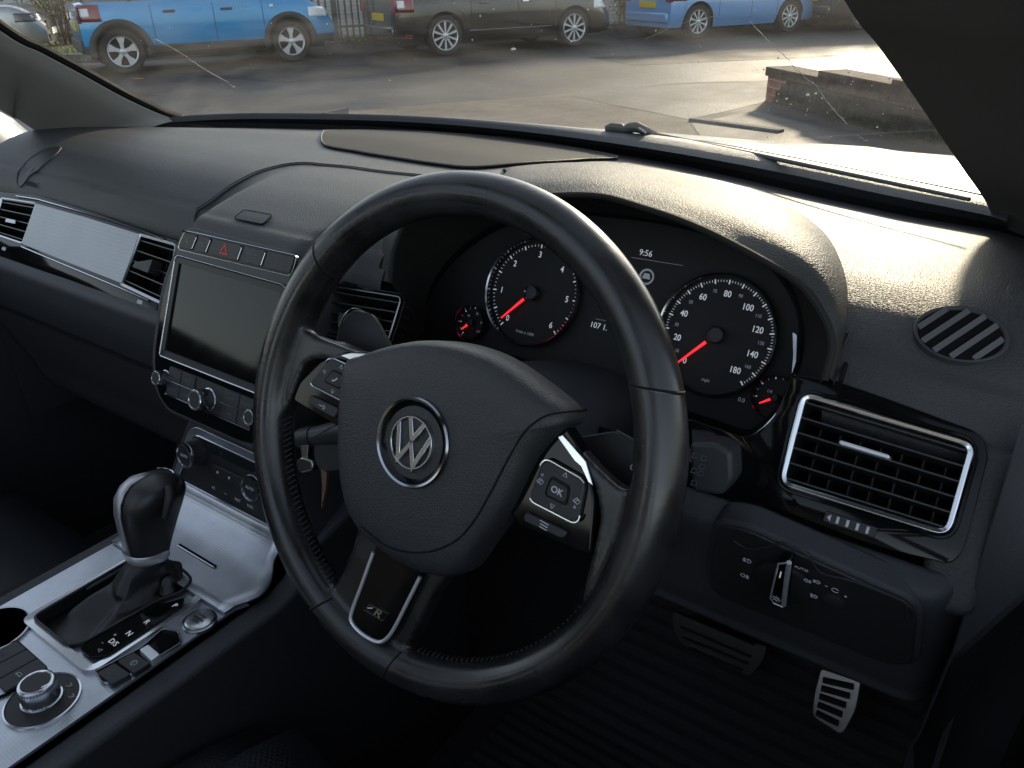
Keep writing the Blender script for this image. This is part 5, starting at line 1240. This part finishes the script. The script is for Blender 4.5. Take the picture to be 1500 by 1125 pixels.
M_patch = ground_mat('tarmac_patch', (.010, .010, .011), (.020, .020, .020), .7, 1.5, (1, 1, 1), .7, .08)
for P4 in (((250, 108), (560, 92), (700, 99), (420, 122)), ((860, 84), (1130, 74), (1240, 82), (930, 96)), ((-150, 150), (160, 128), (230, 140), (-100, 180))):
    flat('tarmac_patch', [gp(x, y)[:2] for x, y in P4], M_patch, ZR+.002)
# far kerb and verge
KP = [(-60, -22), (-30, -4), (-20.5, 3.2), (-16.2, 6.6), (-14.1, 8.5), (-12.3, 11.2), (-11.1, 13.0), (-9.0, 16.6), (-6.6, 19.8), (-4.2, 22.3), (0, 26), (10, 34)]
KC = [tuple(p) for p in catmull(KP, 5)]
def offl(L, d):
    out = []
    for i, p in enumerate(L):
        a, b = A(*L[max(0, i-1)]), A(*L[min(len(L)-1, i+1)]); t = nrm(b-a); out.append(tuple(A(*p)+A(-t[1], t[0])*d))
    return out
flat('verge', offl(KC, .14)+[(10, 120), (-120, 120), (-120, -22)], M_grass0, ZR+.11)
b = MB(); k0_, k1_ = KC, offl(KC, .15); n = len(KC)
V = [(p[0], p[1], ZR) for p in k0_]+[(p[0], p[1], ZR+.12) for p in k0_]+[(p[0], p[1], ZR+.12) for p in k1_]
b.add(V, [(i, i+1, n+i+1, n+i) for i in range(n-1)]+[(n+i, n+i+1, 2*n+i+1, 2*n+i) for i in range(n-1)])
tag(b.build('kerb', M_kerb, smooth=0), kind='structure')
# damp patch of sunlit verge grass as real blades
b = MB()
VL = offl(KC, .5)
for _ in range(5200):
    i = rng.integers(10, n-14); t_ = rng.random(); base = lerp(A(*KC[i]), A(*KC[i+1]), t_); tn = nrm(A(*KC[i+1])-A(*KC[i])); base = base+A(-tn[1], tn[0])*rng.uniform(.18, 1.5)
    h = rng.uniform(.03, .10); a = rng.uniform(0, 6.28); d = A(math.cos(a), math.sin(a), 0)*.008; l = A(rng.normal()*.02, rng.normal()*.02, h); P = A(base[0], base[1], ZR+.11)
    b.add([P-d, P+d, P+l], [(0, 1, 2)])
tag(b.build('verge_grass', mat('grass_blade', (.11, .15, .04), .7), smooth=0, fix=False), 'short green grass along the far kerb', 'grass', kind='stuff')
# fallen leaves along the fence foot
b = MB()
for _ in range(700):
    i = rng.integers(22, n-8); base = lerp(A(*KC[i]), A(*KC[i+1]), rng.random()); tn = nrm(A(*KC[i+1])-A(*KC[i])); base = base+A(-tn[1], tn[0])*rng.uniform(-.1, .5)
    a = rng.uniform(0, 6.28); s = rng.uniform(.02, .05); P = A(base[0], base[1], ZR+.13); d = A(math.cos(a), math.sin(a), .2)*s; e = A(-math.sin(a), math.cos(a), .3)*s*.7
    b.add([P-d, P+e, P+d, P-e], [(0, 1, 2, 3)])
tag(b.build('fallen_leaves', mat('dead_leaf', (.24, .15, .05), .8, vary=(3, .4)), smooth=0, fix=False), 'brown fallen leaves lying along the foot of the railings', 'leaves', kind='stuff')

# railings
FP = offl(KC, .62)
M_rail = mat('grey_railing', (.07, .08, .078), .6, vary=(4, .2))
def fence(name, label, i0, i1, pitch=.125):
    L = [A(*p) for p in FP[i0:i1]]; root = thing(name, (L[0][0], L[0][1], ZR+.11), label, 'fence')
    cum = [0]
    for a, b_ in zip(L, L[1:]): cum.append(cum[-1]+np.linalg.norm(b_-a))
    def at_(s): j = max(0, min(len(L)-2, int(np.searchsorted(cum, s))-1)); t = (s-cum[j])/(cum[j+1]-cum[j]); return lerp(L[j], L[j+1], t), nrm(L[j+1]-L[j])
    pb = MB(); s = 0; k = 0
    while s < cum[-1]:
        p, t = at_(s); F_ = Fr((p[0], p[1], ZR+.11), (t[0], t[1], 0), (0, 0, 1)); le = rng.normal()*.004
        pb.prism(F_, [(-.019, 0), (.019, 0), (.019+le, 1.72), (le, 1.80), (-.019+le, 1.72)], -.006, .006); s += pitch; k += 1
    o = pb.build('palings', M_rail, root, smooth=0); o['kind'] = 'stuff' if k > 100 else 'thing'
    if o['kind'] == 'thing': del o['kind']
    for h in (.25, 1.5):
        rb_ = MB(); P = [A(p[0], p[1], ZR+.11+h) for p in L]; rb_.tube([p+A(.03, .03, 0)*0 for p in P], .022, 4); rb_.build('rail', M_rail, root)
    s = .9
    while s < cum[-1]:
        p, t = at_(s); F_ = Fr((p[0], p[1], ZR+.11), (t[0], t[1], 0), (0, 0, 1)); F_.box if False else None
        MB().box(F_, -.05, .05, 0, 1.75, .01, .08).build('post', M_rail, root, smooth=0); s += 2.75
fence('railing_fence', 'grey upright railings in front of the pale wall, behind the blue and black cars', 24, 36)
fence('railing_fence', 'grey upright railings behind the pale blue car at the far bend', 36, 52)
# pale painted brick building behind the railings
BP_ = offl(KC, 1.35)
mw = bpy.data.materials.new('pale_brick'); mw.use_nodes = True; t = mw.node_tree; bs = t.nodes['Principled BSDF']; bs.inputs['Roughness'].default_value = .8
tc = t.nodes.new('ShaderNodeTexCoord'); br = t.nodes.new('ShaderNodeTexBrick'); br.inputs['Scale'].default_value = 1; br.inputs['Brick Width'].default_value = .23; br.inputs['Row Height'].default_value = .078; br.inputs['Mortar Size'].default_value = .008
br.inputs['Color1'].default_value = (.80, .78, .74, 1); br.inputs['Color2'].default_value = (.68, .66, .62, 1); br.inputs['Mortar'].default_value = (.5, .48, .45, 1)
lnk(t, tc.outputs['UV'], br.inputs['Vector']); lnk(t, br.outputs['Color'], bs.inputs['Base Color'])
def wall_run(name, L, h, m, label, cat, z0=ZR, th=.25, kind=None):
    me_v = []; me_f = []; uv = []; s = 0
    for i in range(len(L)-1):
        a, b_ = A(*L[i]), A(*L[i+1]); ln = np.linalg.norm(b_-a); k = len(me_v)
        me_v += [(*a, z0), (*b_, z0), (*b_, z0+h), (*a, z0+h)]; me_f.append((k, k+1, k+2, k+3)); uv += [(s, 0), (s+ln, 0), (s+ln, h), (s, h)]; s += ln
    me = bpy.data.meshes.new(name); me.from_pydata(me_v, [], me_f); ul = me.uv_layers.new(name='uv')
    for i, l in enumerate(me.loops): ul.data[i].uv = uv[l.vertex_index]
    me.materials.append(m); o = bpy.data.objects.new(name, me); COL.objects.link(o); md = o.modifiers.new('s', 'SOLIDIFY'); md.thickness = th; md.offset = 0
    return tag(o, label, cat, kind=kind)
wall_run('painted_wall', [BP_[i] for i in (22, 27, 32, 37, 42, 50, 54)], 2.7, mw, 'long pale painted brick wall behind the railings', 'wall')
# low garden wall, right: brick pier, rough dark face, coping slabs
W0, W1 = gp(1136, 147), gp(1372, 211); wd = nrm(A(W1[0]-W0[0], W1[1]-W0[1], 0)); wn = A(wd[1], -wd[0], 0)
if np.dot(wn, CAM-W0) < 0: wn = -wn
gw = thing('garden_wall', W0, 'low garden wall with a red brick end and stepped grey coping, right of the bonnet', 'wall')
WF = Fr(W0, wd, (0, 0, 1)); LW = 4.6; HW = .345
if np.dot(WF.n, wn) < 0: sgn = -1
else: sgn = 1
mb = bpy.data.materials.new('red_brick'); mb.use_nodes = True; t = mb.node_tree; bs = t.nodes['Principled BSDF']; bs.inputs['Roughness'].default_value = .85
tc = t.nodes.new('ShaderNodeTexCoord'); mp = t.nodes.new('ShaderNodeMapping'); mp.inputs['Rotation'].default_value = (R(90), 0, -math.atan2(wd[1], wd[0])) 
sx1 = t.nodes.new('ShaderNodeSeparateXYZ'); lnk(t, tc.outputs['Object'], sx1.inputs[0]); dt = t.nodes.new('ShaderNodeVectorMath'); dt.operation = 'DOT_PRODUCT'; dt.inputs[1].default_value = tuple(wd+wn*.7); lnk(t, tc.outputs['Object'], dt.inputs[0])
cx_ = t.nodes.new('ShaderNodeCombineXYZ'); lnk(t, dt.outputs['Value'], cx_.inputs[0]); lnk(t, sx1.outputs['Z'], cx_.inputs[1])
br = t.nodes.new('ShaderNodeTexBrick'); br.inputs['Scale'].default_value = 1; br.inputs['Brick Width'].default_value = .225; br.inputs['Row Height'].default_value = .075; br.inputs['Mortar Size'].default_value = .007
br.inputs['Color1'].default_value = (.26, .085, .05, 1); br.inputs['Color2'].default_value = (.17, .055, .035, 1); br.inputs['Mortar'].default_value = (.30, .24, .20, 1); lnk(t, cx_.outputs[0], br.inputs['Vector']); lnk(t, br.outputs['Color'], bs.inputs['Base Color'])
MB().box(WF, .0, .42, 0, HW-.09, -.12*1, .12).build('brick_pier', mb, gw, smooth=0)
M_rend = ground_mat('mossy_roughcast', (.018, .019, .015), (.05, .05, .042), .95, 14, (1, 1, 1), 1.0, .04)
pts = [(.30, 0), (LW, 0), (LW, HW-.07), (.36, HW-.07), (.36, .21), (.30, .15), (.30, .08)]
b = MB().prism(WF, [(.43, 0), (LW, 0), (LW, HW-.092), (.43, HW-.092)], -.115, .115); b.build('rendered_panel', M_rend, gw, smooth=0)
# ragged render edge over the pier
rag = [(.16, 0), (.43, 0), (.43, HW-.092), (.40, HW-.10), (.36, .20), (.30, .19), (.27, .14), (.22, .13), (.20, .06), (.16, .05)]
MB().prism(WF, rag, .116*sgn, .128*sgn).build('render_edge', M_rend, gw, smooth=0)
M_cop = ground_mat('coping_slab', (.07, .048, .038), (.115, .085, .068), .9, 8, (1, 1, 1), .6, .05)
MB().box(WF, -.02, .96, HW-.089, HW, -.15, .15).build('coping_slab', M_cop, gw, bevel=.008)
us = WF.px(1216, 105)[0]
MB().box(WF, .965, 2.05, HW-.089, HW+.06, -.15, .15).build('coping_slab', M_cop, gw, bevel=.008)
MB().box(WF, 2.055, LW, HW-.089, HW+.10, -.15, .15).build('coping_slab', M_cop, gw, bevel=.008)

# bushes, left behind the kerb
def bush(x, y, z, h, sprd, nst, nlf, label, seed, cols):
    rg = np.random.default_rng(seed); root = thing('garden_shrub', (x, y, z), label, 'shrub')
    tips = []; b = MB()
    for k in range(nst):
        a = rg.uniform(0, 6.28); rr = rg.uniform(0, .35); P = [A(x+rr*math.cos(a), y+rr*math.sin(a), z)]; d = nrm(A(math.cos(a)*.25, math.sin(a)*.25, 1)+rg.normal(0, .12, 3)); L = h*rg.uniform(.6, 1)
        for j in range(6): d = nrm(d+rg.normal(0, .13, 3)+A(0, 0, .05)); P.append(P[-1]+d*L/6); tips.append(P[-1])
        b.tube(P, [.022-.003*j for j in range(7)], 5, cap=False)
        for j in (2, 3, 4):
            q = P[j]; e = nrm(rg.normal(0, 1, 3)+A(0, 0, .6)); Q = [q, q+e*.15, q+e*.3+A(0, 0, .05)]; b.tube(Q, [.009, .007, .003], 4, cap=False); tips += Q[1:]
    b.build('stem', mat('shrub_bark', (.16, .09, .06), .85, vary=(6, .3)), root)
    lf = [MB(), MB()]
    for k in range(nlf):
        c_ = tips[rg.integers(len(tips))]; 
        if c_[2] < z+h*.22 and rg.random() < .75: continue
        p = c_+rg.normal(0, sprd, 3); s = rg.uniform(.025, .055); d = nrm(rg.normal(0, 1, 3))*s; e = np.cross(d, nrm(rg.normal(0, 1, 3))); e = nrm(e)*s*.45
        lf[k % 2].add([p-d, p+e, p+d, p-e], [(0, 1, 2, 3)])
    lf[0].build('foliage', cols[0], root, smooth=0, fix=False); lf[1].build('foliage', cols[1], root, smooth=0, fix=False)
g1 = mat('shrub_leaf_light', (.16, .18, .05), .6); g2 = mat('shrub_leaf_dark', (.05, .08, .025), .6)
t0 = gp(92, 66, ZR+.11)
bush(t0[0]-.2, t0[1]+.2, ZR+.11, 2.3, .10, 16, 1500, 'bare stemmed brown shrub between the silver car and the blue car', 3, (g1, g2))
t1 = gp(45, 60, ZR+.11)
bush(t1[0]-.8, t1[1]+1.2, ZR+.11, 2.6, .16, 14, 3500, 'leafy green shrub above the silver car', 5, (g1, g2))
t2 = gp(112, 62, ZR+.11)
bush(t2[0]+.4, t2[1]+.5, ZR+.11, 1.5, .09, 7, 350, 'thin twiggy shrub at the tail of the bright blue car', 6, (g1, g2))
t2 = gp(900, 40, ZR+.11)
bush(t2[0]-.3, t2[1]+.9, ZR+.11, 1.3, .12, 9, 900, 'low yellowing shrub behind the railings right of the black car', 8, (mat('yellow_leaf', (.25, .19, .05), .7), g1))
# board and pale shed behind the shrubs
pb_ = gp(108, 60, ZR+.11); F_ = Fr((pb_[0]-.4, pb_[1]+.9, ZR+.11), nrm(A(.75, .66, 0)), (0, 0, 1))
sh = MB().box(F_, -5.5, 1.2, .0, 1.9, -2.2, -2.0).build('garden_shed', mat('shed_panel', (.50, .52, .54), .7, vary=(2, .1)), smooth=0); tag(sh, 'pale grey shed wall glimpsed between the shrub stems', 'shed')
pk = MB().prism(F_, [(-.05, 0), (.09, 0), (.0, .55), (-.10, .55)], -.02, .01).build('timber_plank', mat('raw_timber', (.52, .32, .14), .7), smooth=0); tag(pk, 'short orange timber plank leaning behind the tail of the blue car', 'plank')
rf = MB().box(F_, -5.6, 1.3, 1.9, 2.6, -2.3, -1.7).build('roof_strip', mat('red_roof', (.30, .12, .08), .8), sh, smooth=0)

# ---------------------------------------------------------------- parked cars
M_tyre = mat('tyre_rubber', (.018, .018, .018), .8); M_glass = mat('car_glass', (.02, .025, .028), .05, spec=.8)
M_alloy = mat('silver_alloy', (.55, .56, .58), .35, .7); M_arch = mat('arch_dark', (.006, .006, .006), .9)
M_plate = mat('rear_plate', (.55, .38, .03), .5); M_tail = mat('tail_lamp_red', (.20, .008, .012), .15, coat=.6); M_clear = mat('lamp_lens', (.75, .75, .75), .1, spec=.8); M_clad = mat('grey_cladding', (.035, .036, .038), .6)
def wheel(F_, r, rr, style, root):
    w = bpy.data.objects.new('wheel', None); COL.objects.link(w); w.parent = root; w.location = tuple(F_.O)
    loc = Fr((0, 0, 0), F_.x, F_.y)
    MB().lathe(loc, [(rr*.98, -.20), (r*.93, -.205), (r*.985, -.18), (r, -.13), (r, -.07), (r*.985, -.02), (r*.93, .004), (rr*1.03, .0), (rr, -.02)], 48, cap=False).build('tyre', M_tyre, w, local=True, smooth=50)
    MB().lathe(loc, [(rr*1.02, -.004), (rr*.985, .004), (rr*.93, -.005), (rr*.91, -.05)], 48, cap=False).build('rim_lip', M_alloy, w, local=True)
    MB().lathe(loc, [(rr*.93, -.055), (.0001, -.06)], 32).build('brake_disc', M_arch, w, local=True)
    b = MB(); nsp = {5: 5, 10: 10}[style]
    for k in range(nsp):
        a = 2*math.pi*k/nsp+.3; ca, sa = math.cos(a), math.sin(a); rot = lambda u, v: (u*ca-v*sa, u*sa+v*ca)
        if style == 5:
            b.prism(loc, [rot(rr*.1, -rr*.12), rot(rr*.50, -rr*.13), rot(rr*.96, -rr*.30), rot(rr*.96, rr*.30), rot(rr*.50, rr*.13), rot(rr*.1, rr*.12)], -.035, -.010)
            b.prism(loc, [rot(rr*.2, -rr*.05), rot(rr*.94, -rr*.07), rot(rr*.94, rr*.07), rot(rr*.2, rr*.05)], -.03, -.004)
        else: b.prism(loc, [rot(rr*.1, -rr*.05), rot(rr*.95, -rr*.085), rot(rr*.95, rr*.085), rot(rr*.1, rr*.05)], -.04, -.006)
    b.lathe(loc, [(rr*.21, -.04), (rr*.20, -.004), (rr*.15, .001), (.0001, .001)], 20)
    b.build('spokes', M_alloy, w, local=True, smooth=30)
def car(name, label, cat, P0, heading, wb, W, ro, fo, H, belt, hood, paint, rim, style, tr=.315, sill=.24, clad=False, rearlamp=True, extras=None, hoodx=None, lampm=None):
    root = thing(name, (P0[0], P0[1], ZR), label, cat, 'cars parked along the far kerb', heading)
    # local frame: x forward from the rear axle, camera side wheel plane at y=0, car body on +y
    xs = np.linspace(-ro, wb+fo, 110); hx0 = hoodx or wb+.05-.55
    def top(x):
        if x > hx0: return lerp(belt, hood, smooth01((x-hx0)/.5))-.34*max(0, (x-(wb+fo-.60))/.60)**2.0
        return belt-.05*max(0, (-x-(ro-.25))/.25)
    def half(x): 
        e = max(0, (x-(wb+fo-.75))/.75); f_ = max(0, ((-ro+.5)-x)/.5); return W/2*(1-.20*e**2.2-.12*f_**2.2)
    ra = tr+.055
    def bot(x):
        z = sill
        for c_ in (0, wb):
            d = abs(x-c_)
            if d < ra: z = max(z, tr+math.sqrt(ra*ra-d*d))
        if x < -ra or x > wb+ra: z = max(z, sill+.02)
        return z
    def yz(x, f_):                        # f_ 0 bottom .. 1 belt: returns (outward y, z)
        zb, zt = bot(x), top(x); z = lerp(zb, zt, f_); h = half(x)
        q = (z-.25)/(zt-.25); o = 1-.035*(abs(q-.45)/.55)**2.2-(.03*max(0, (q-.8)/.2)**2)-.0*f_
        if q < .18: o -= .03*((.18-q)/.18)
        return h*o, z
    G = []
    fr_ = [0, .06, .14, .24, .34, .44, .54, .64, .74, .84, .92, .97, 1]
    for x in xs:
        row = []; 
        for f_ in fr_: y, z = yz(x, f_); row.append((x, W/2-y, z))
        h = half(x); zt = top(x)
        for k in (.86, .6, .3, 0): row.append((x, W/2-h*k, zt+.035*(1-k*k)+.01))
        row += [(p[0], W-p[1], p[2]) for p in row[::-1][1:]]
        G.append(row)
    b = MB().grid(G); n = len(G[0])
    b.f.append(tuple(range(n))); b.f.append(tuple(range((len(G)-1)*n+n-1, (len(G)-1)*n-1, -1)))
    b.build('body', paint, root, local=True, smooth=35)
    # greenhouse: dark glass, painted roof
    x0, x1 = -ro+.12, hx0+.1; gx = [x0, x0+.22, x0+.5, (x0+x1)/2, x1-.85, x1]; zt_ = [belt, H-.22, H-.03, H, H-.05, belt-.02]
    G = []
    for x, zz_ in zip(np.linspace(x0, x1, 24), np.interp(np.linspace(x0, x1, 24), gx, zt_)):
        k = (zz_-belt)/(H-belt); h0 = half(x)*.93; h1 = half(x)*(.93-.17*max(0, k))
        G.append([(x, W/2-h0, belt-.02), (x, W/2-lerp(h0, h1, .5)*1.01, lerp(belt, zz_, .5)), (x, W/2-h1, zz_-.03*k), (x, W/2-h1*.8, zz_+.0), (x, W/2, zz_+.02), (x, W/2+h1*.8, zz_), (x, W/2+h1, zz_-.03*k), (x, W/2+lerp(h0, h1, .5)*1.01, lerp(belt, zz_, .5)), (x, W/2+h0, belt-.02)])
    MB().grid(G).build('windows', M_glass, root, local=True, smooth=50)
    MB().grid([[tuple(A(*p)+A(0, 0, .012)) for p in g[2:7]] for g in G[5:-6]]).build('roof', paint, root, local=True, smooth=50, solid=.01)
    for x in (x0+.62, (x0+x1)/2+.15):
        h0 = half(x)*.93; MB().tube([(x, W/2-h0-.004, belt), (x-.03, W/2-half(x)*.78, H-.05)], .03, 6).build('pillar', M_arch, root, local=True)
    # underside and arches
    MB().box(Fr((0, 0, 0), (1, 0, 0), (0, 0, 1)), -ro+.15, wb+fo-.2, .2, .62, -(W-.16), -.16).build('underbody', M_arch, root, local=True)
    F0 = lambda x, y, sg: Fr((x, y, tr), (sg, 0, 0), (0, 0, 1))
    for x in (0, wb):
        wheel(Fr((x, .0+.012, tr), (1, 0, 0), (0, 0, 1)), tr, rim, style, root)
        wheel(Fr((x, W-.012, tr), (-1, 0, 0), (0, 0, 1)), tr, rim, style, root)
    def patch(x0, x1, f0, f1, m, nm, lift=.004, n=6, skew=0):
        G = [[(x+skew*f_, W/2-yz(x, f_)[0]-lift, yz(x, f_)[1]) for f_ in np.linspace(f0, f1, n)] for x in np.linspace(x0, x1, n)]
        return MB().grid(G).build(nm, m, root, local=True, smooth=50, solid=.003)
    def zpatch(x0, x1, z0, z1, m, nm, lift=.005, n=6, side=0):
        G = []
        for x in np.linspace(x0, x1, n):
            row = []
            for z in np.linspace(z0, z1, n):
                f_ = (z-bot(x))/(top(x)-bot(x)); row.append((x, W/2-yz(x, f_)[0]-lift, z))
            G.append(row)
        return MB().grid(G).build(nm, m, root, local=True, smooth=50, solid=.003)
    # door gaps, handles
    for x in (ra+.12 if True else 0, (ra+.12+wb-ra-.05)/2+.08, wb-ra-.04): zpatch(x, x+.008, sill+.12, belt-.05, M_arch, 'door_gap', .0015, 8)
    for x in (ra+.30, (ra+.12+wb-ra-.05)/2+.20): zpatch(x, x+.17, belt-.17, belt-.135, M_clad if clad else paint, 'door_handle', .03)
    for z in (.30,): pass
    # bumpers ends
    if rearlamp:
        zpatch(-ro+.02, -ro+.30, belt-.26, belt-.03, M_tail, 'tail_lamp', .008)
        zpatch(-ro+.03, -ro+.15, belt-.20, belt-.08, M_clear, 'lamp_window', .013)
        hb = half(-ro)
        FB = Fr((-ro, W/2, 0), (0, -1, 0), (0, 0, 1))
        MB().prism(FB, rect(0, .62 if not clad else .66, .54, .12, .01), -.001, .016).build('number_plate', M_plate, root, local=True, bevel=.002)
        for s in (1, -1): MB().box(FB, s*hb*.93-.12, s*hb*.93+.12-.02, belt-.28, belt-.05, -.01, .012).build('tail_lamp', M_tail, root, local=True, bevel=.01)
        MB().box(FB, -hb*.9, hb*.9, .30, .48, -.02, .045).build('rear_bumper', paint if not clad else M_clad, root, local=True, bevel=.03)
        MB().box(FB, -hb*.8, hb*.8, belt+.02, H-.16, -.16, -.10).build('rear_window', M_glass, root, local=True)
    FN = Fr((wb+fo, W/2, 0), (0, 1, 0), (0, 0, 1)); hf = half(wb+fo)
    zpatch(wb+fo-.46, wb+fo-.06, hood-.27, hood-.12, lampm or M_clear, 'headlamp', .006)
    MB().box(FN, -hf*.75, hf*.75, .45, .62, -.02, .01).build('grille', M_arch, root, local=True, bevel=.01)
    MB().box(FN, -hf*.8, hf*.8, .26, .38, -.02, .02).build('air_intake', M_arch, root, local=True, bevel=.01)
    MB().prism(FN, rect(0, .42, .52, .11, .01), .0, .03).build('number_plate', mat('front_plate', (.7, .7, .66), .5), root, local=True)
    if clad:
        for c_ in (0, wb):
            G = []
            for k, a in enumerate(np.linspace(R(-12), R(192), 30)):
                row = []
                for rr_ in (ra-.01, ra+.03, ra+.075):
                    x, z = c_+math.cos(a)*rr_, tr+math.sin(a)*rr_; f_ = (z-bot(x))/(top(x)-bot(x)) if z > bot(x) else 0; row.append((x, W/2-yz(min(max(x, -ro), wb+fo), max(0, f_))[0]-.020, z))
                G.append(row)
            MB().grid(G).build('arch_moulding', M_clad, root, local=True, smooth=50, solid=.02)
        zpatch(ra+.02, wb-ra-.02, sill, sill+.12, M_clad, 'sill_moulding', .015)
        zpatch(-ro, -ra-.02, sill+.03, sill+.14, M_clad, 'bumper_moulding', .015)
        zpatch(wb+ra+.02, wb+fo-.02, sill+.03, sill+.14, M_clad, 'bumper_moulding', .015)
    if extras: extras(root, zpatch, patch, yz, W, belt)
    return root
def head_for(P0, px2, wb):                # heading at which the front wheel lies under its sight line
    best = None
    for h in np.linspace(R(30), R(88), 233):
        q = P0+A(math.cos(h), math.sin(h), 0)*wb; d = q-CAM; x = 750+FPX*np.dot(d, RT)/np.dot(d, FW); e = abs(x-px2)
        if best is None or e < best[0]: best = (e, h)
    return best[1]
blue = mat('bright_blue_paint', (.0, .26, .56), .22, .15, coat=1, vary=(300, .05)); blk = mat('black_car_paint', (.008, .008, .009), .18, coat=1); pale = mat('pale_blue_paint', (.14, .32, .60), .28, .2, coat=1); silv = mat('silver_car_paint', (.30, .315, .33), .3, .7, coat=1)
P_ = gp(188, 109); h_ = head_for(P_, 432, 2.59)
def ex1(root, zpatch, patch, yz, W, belt):
    zpatch(-.42, -.2, .80, .93, mat('blue_flap_gap', (.004, .06, .17), .4), 'fuel_flap', .003)
    y = W/2-yz(1.7, .8)[0]
    F_ = Fr((1.80, y-.012, belt-.13), (1, 0, 0), (0, 0, 1)); text(F_, 0, 0, 'S T E P W A Y', .055, M_dim, root, 'side_lettering', w=.004, local=True)
    zpatch(2.30, 2.36, belt-.16, belt-.11, M_alloy, 'side_badge', .006)
car('parked_car', 'bright blue high riding hatchback with dark wheel arch cladding and five spoke wheels', 'car', P_, h_, 2.59, 1.74, .50, .80, 1.56, 1.0, .94, blue, .215, 5, .32, .27, clad=True, extras=ex1)
P_ = gp(655, 82); h_ = head_for(P_, 842, 2.6)
def ex2(root, zpatch, patch, yz, W, belt):
    zpatch(-.72, -.60, .30, .36, M_tail, 'rear_reflector', .012); zpatch(.45, 2.1, .36, .385, M_chromed, 'sill_strip', .004)
    zpatch(1.50, 1.62, belt-.17, belt-.14, M_chrome, 'chrome_handle', .035)
car('parked_car', 'black hatchback with ten spoke silver wheels parked in front of the railings', 'car', P_, h_, 2.6, 1.78, .85, .88, 1.48, .96, .90, blk, .235, 10, .32, .2, extras=ex2)
P_ = gp(1022, 57); h_ = head_for(P_, 1155, 2.4)
car('parked_car', 'pale blue hatchback with thin spoked wheels beyond the black car', 'car', P_, h_, 2.4, 1.70, .62, .80, 1.48, .95, .88, pale, .215, 10, .31, .2)
Pf = gp(70, 84); hs = R(54)
P_ = Pf-A(math.cos(hs), math.sin(hs), 0)*(2.65+.80)+A(-math.sin(hs), math.cos(hs), 0)*.1
car('parked_car', 'silver car with a dark headlamp, only its nose in view at the far left', 'car', P_, hs, 2.65, 1.78, .8, .85, 1.46, .95, .88, silv, .21, 5, .315, .2, lampm=M_glass)
P_ = gp(1262, 44)
car('parked_car', 'dark car mostly hidden by the right windscreen pillar', 'car', P_, R(58), 2.5, 1.75, .75, .8, 1.46, .95, .88, blk, .21, 10, .315, .2)
# leaf litter speck on the road
tag(MB().prism(Fr(gp(203, 116)+A(0, 0, .004), (1, .4, 0), (-.4, 1, 0)), [(-.08, -.03), (.02, -.05), (.09, .01), (.01, .05), (-.05, .03)], 0, .01).build('fallen_leaf', MATS['dead_leaf'], smooth=0), 'single brown leaf lying on the road below the rear wheel of the blue car', 'leaf')
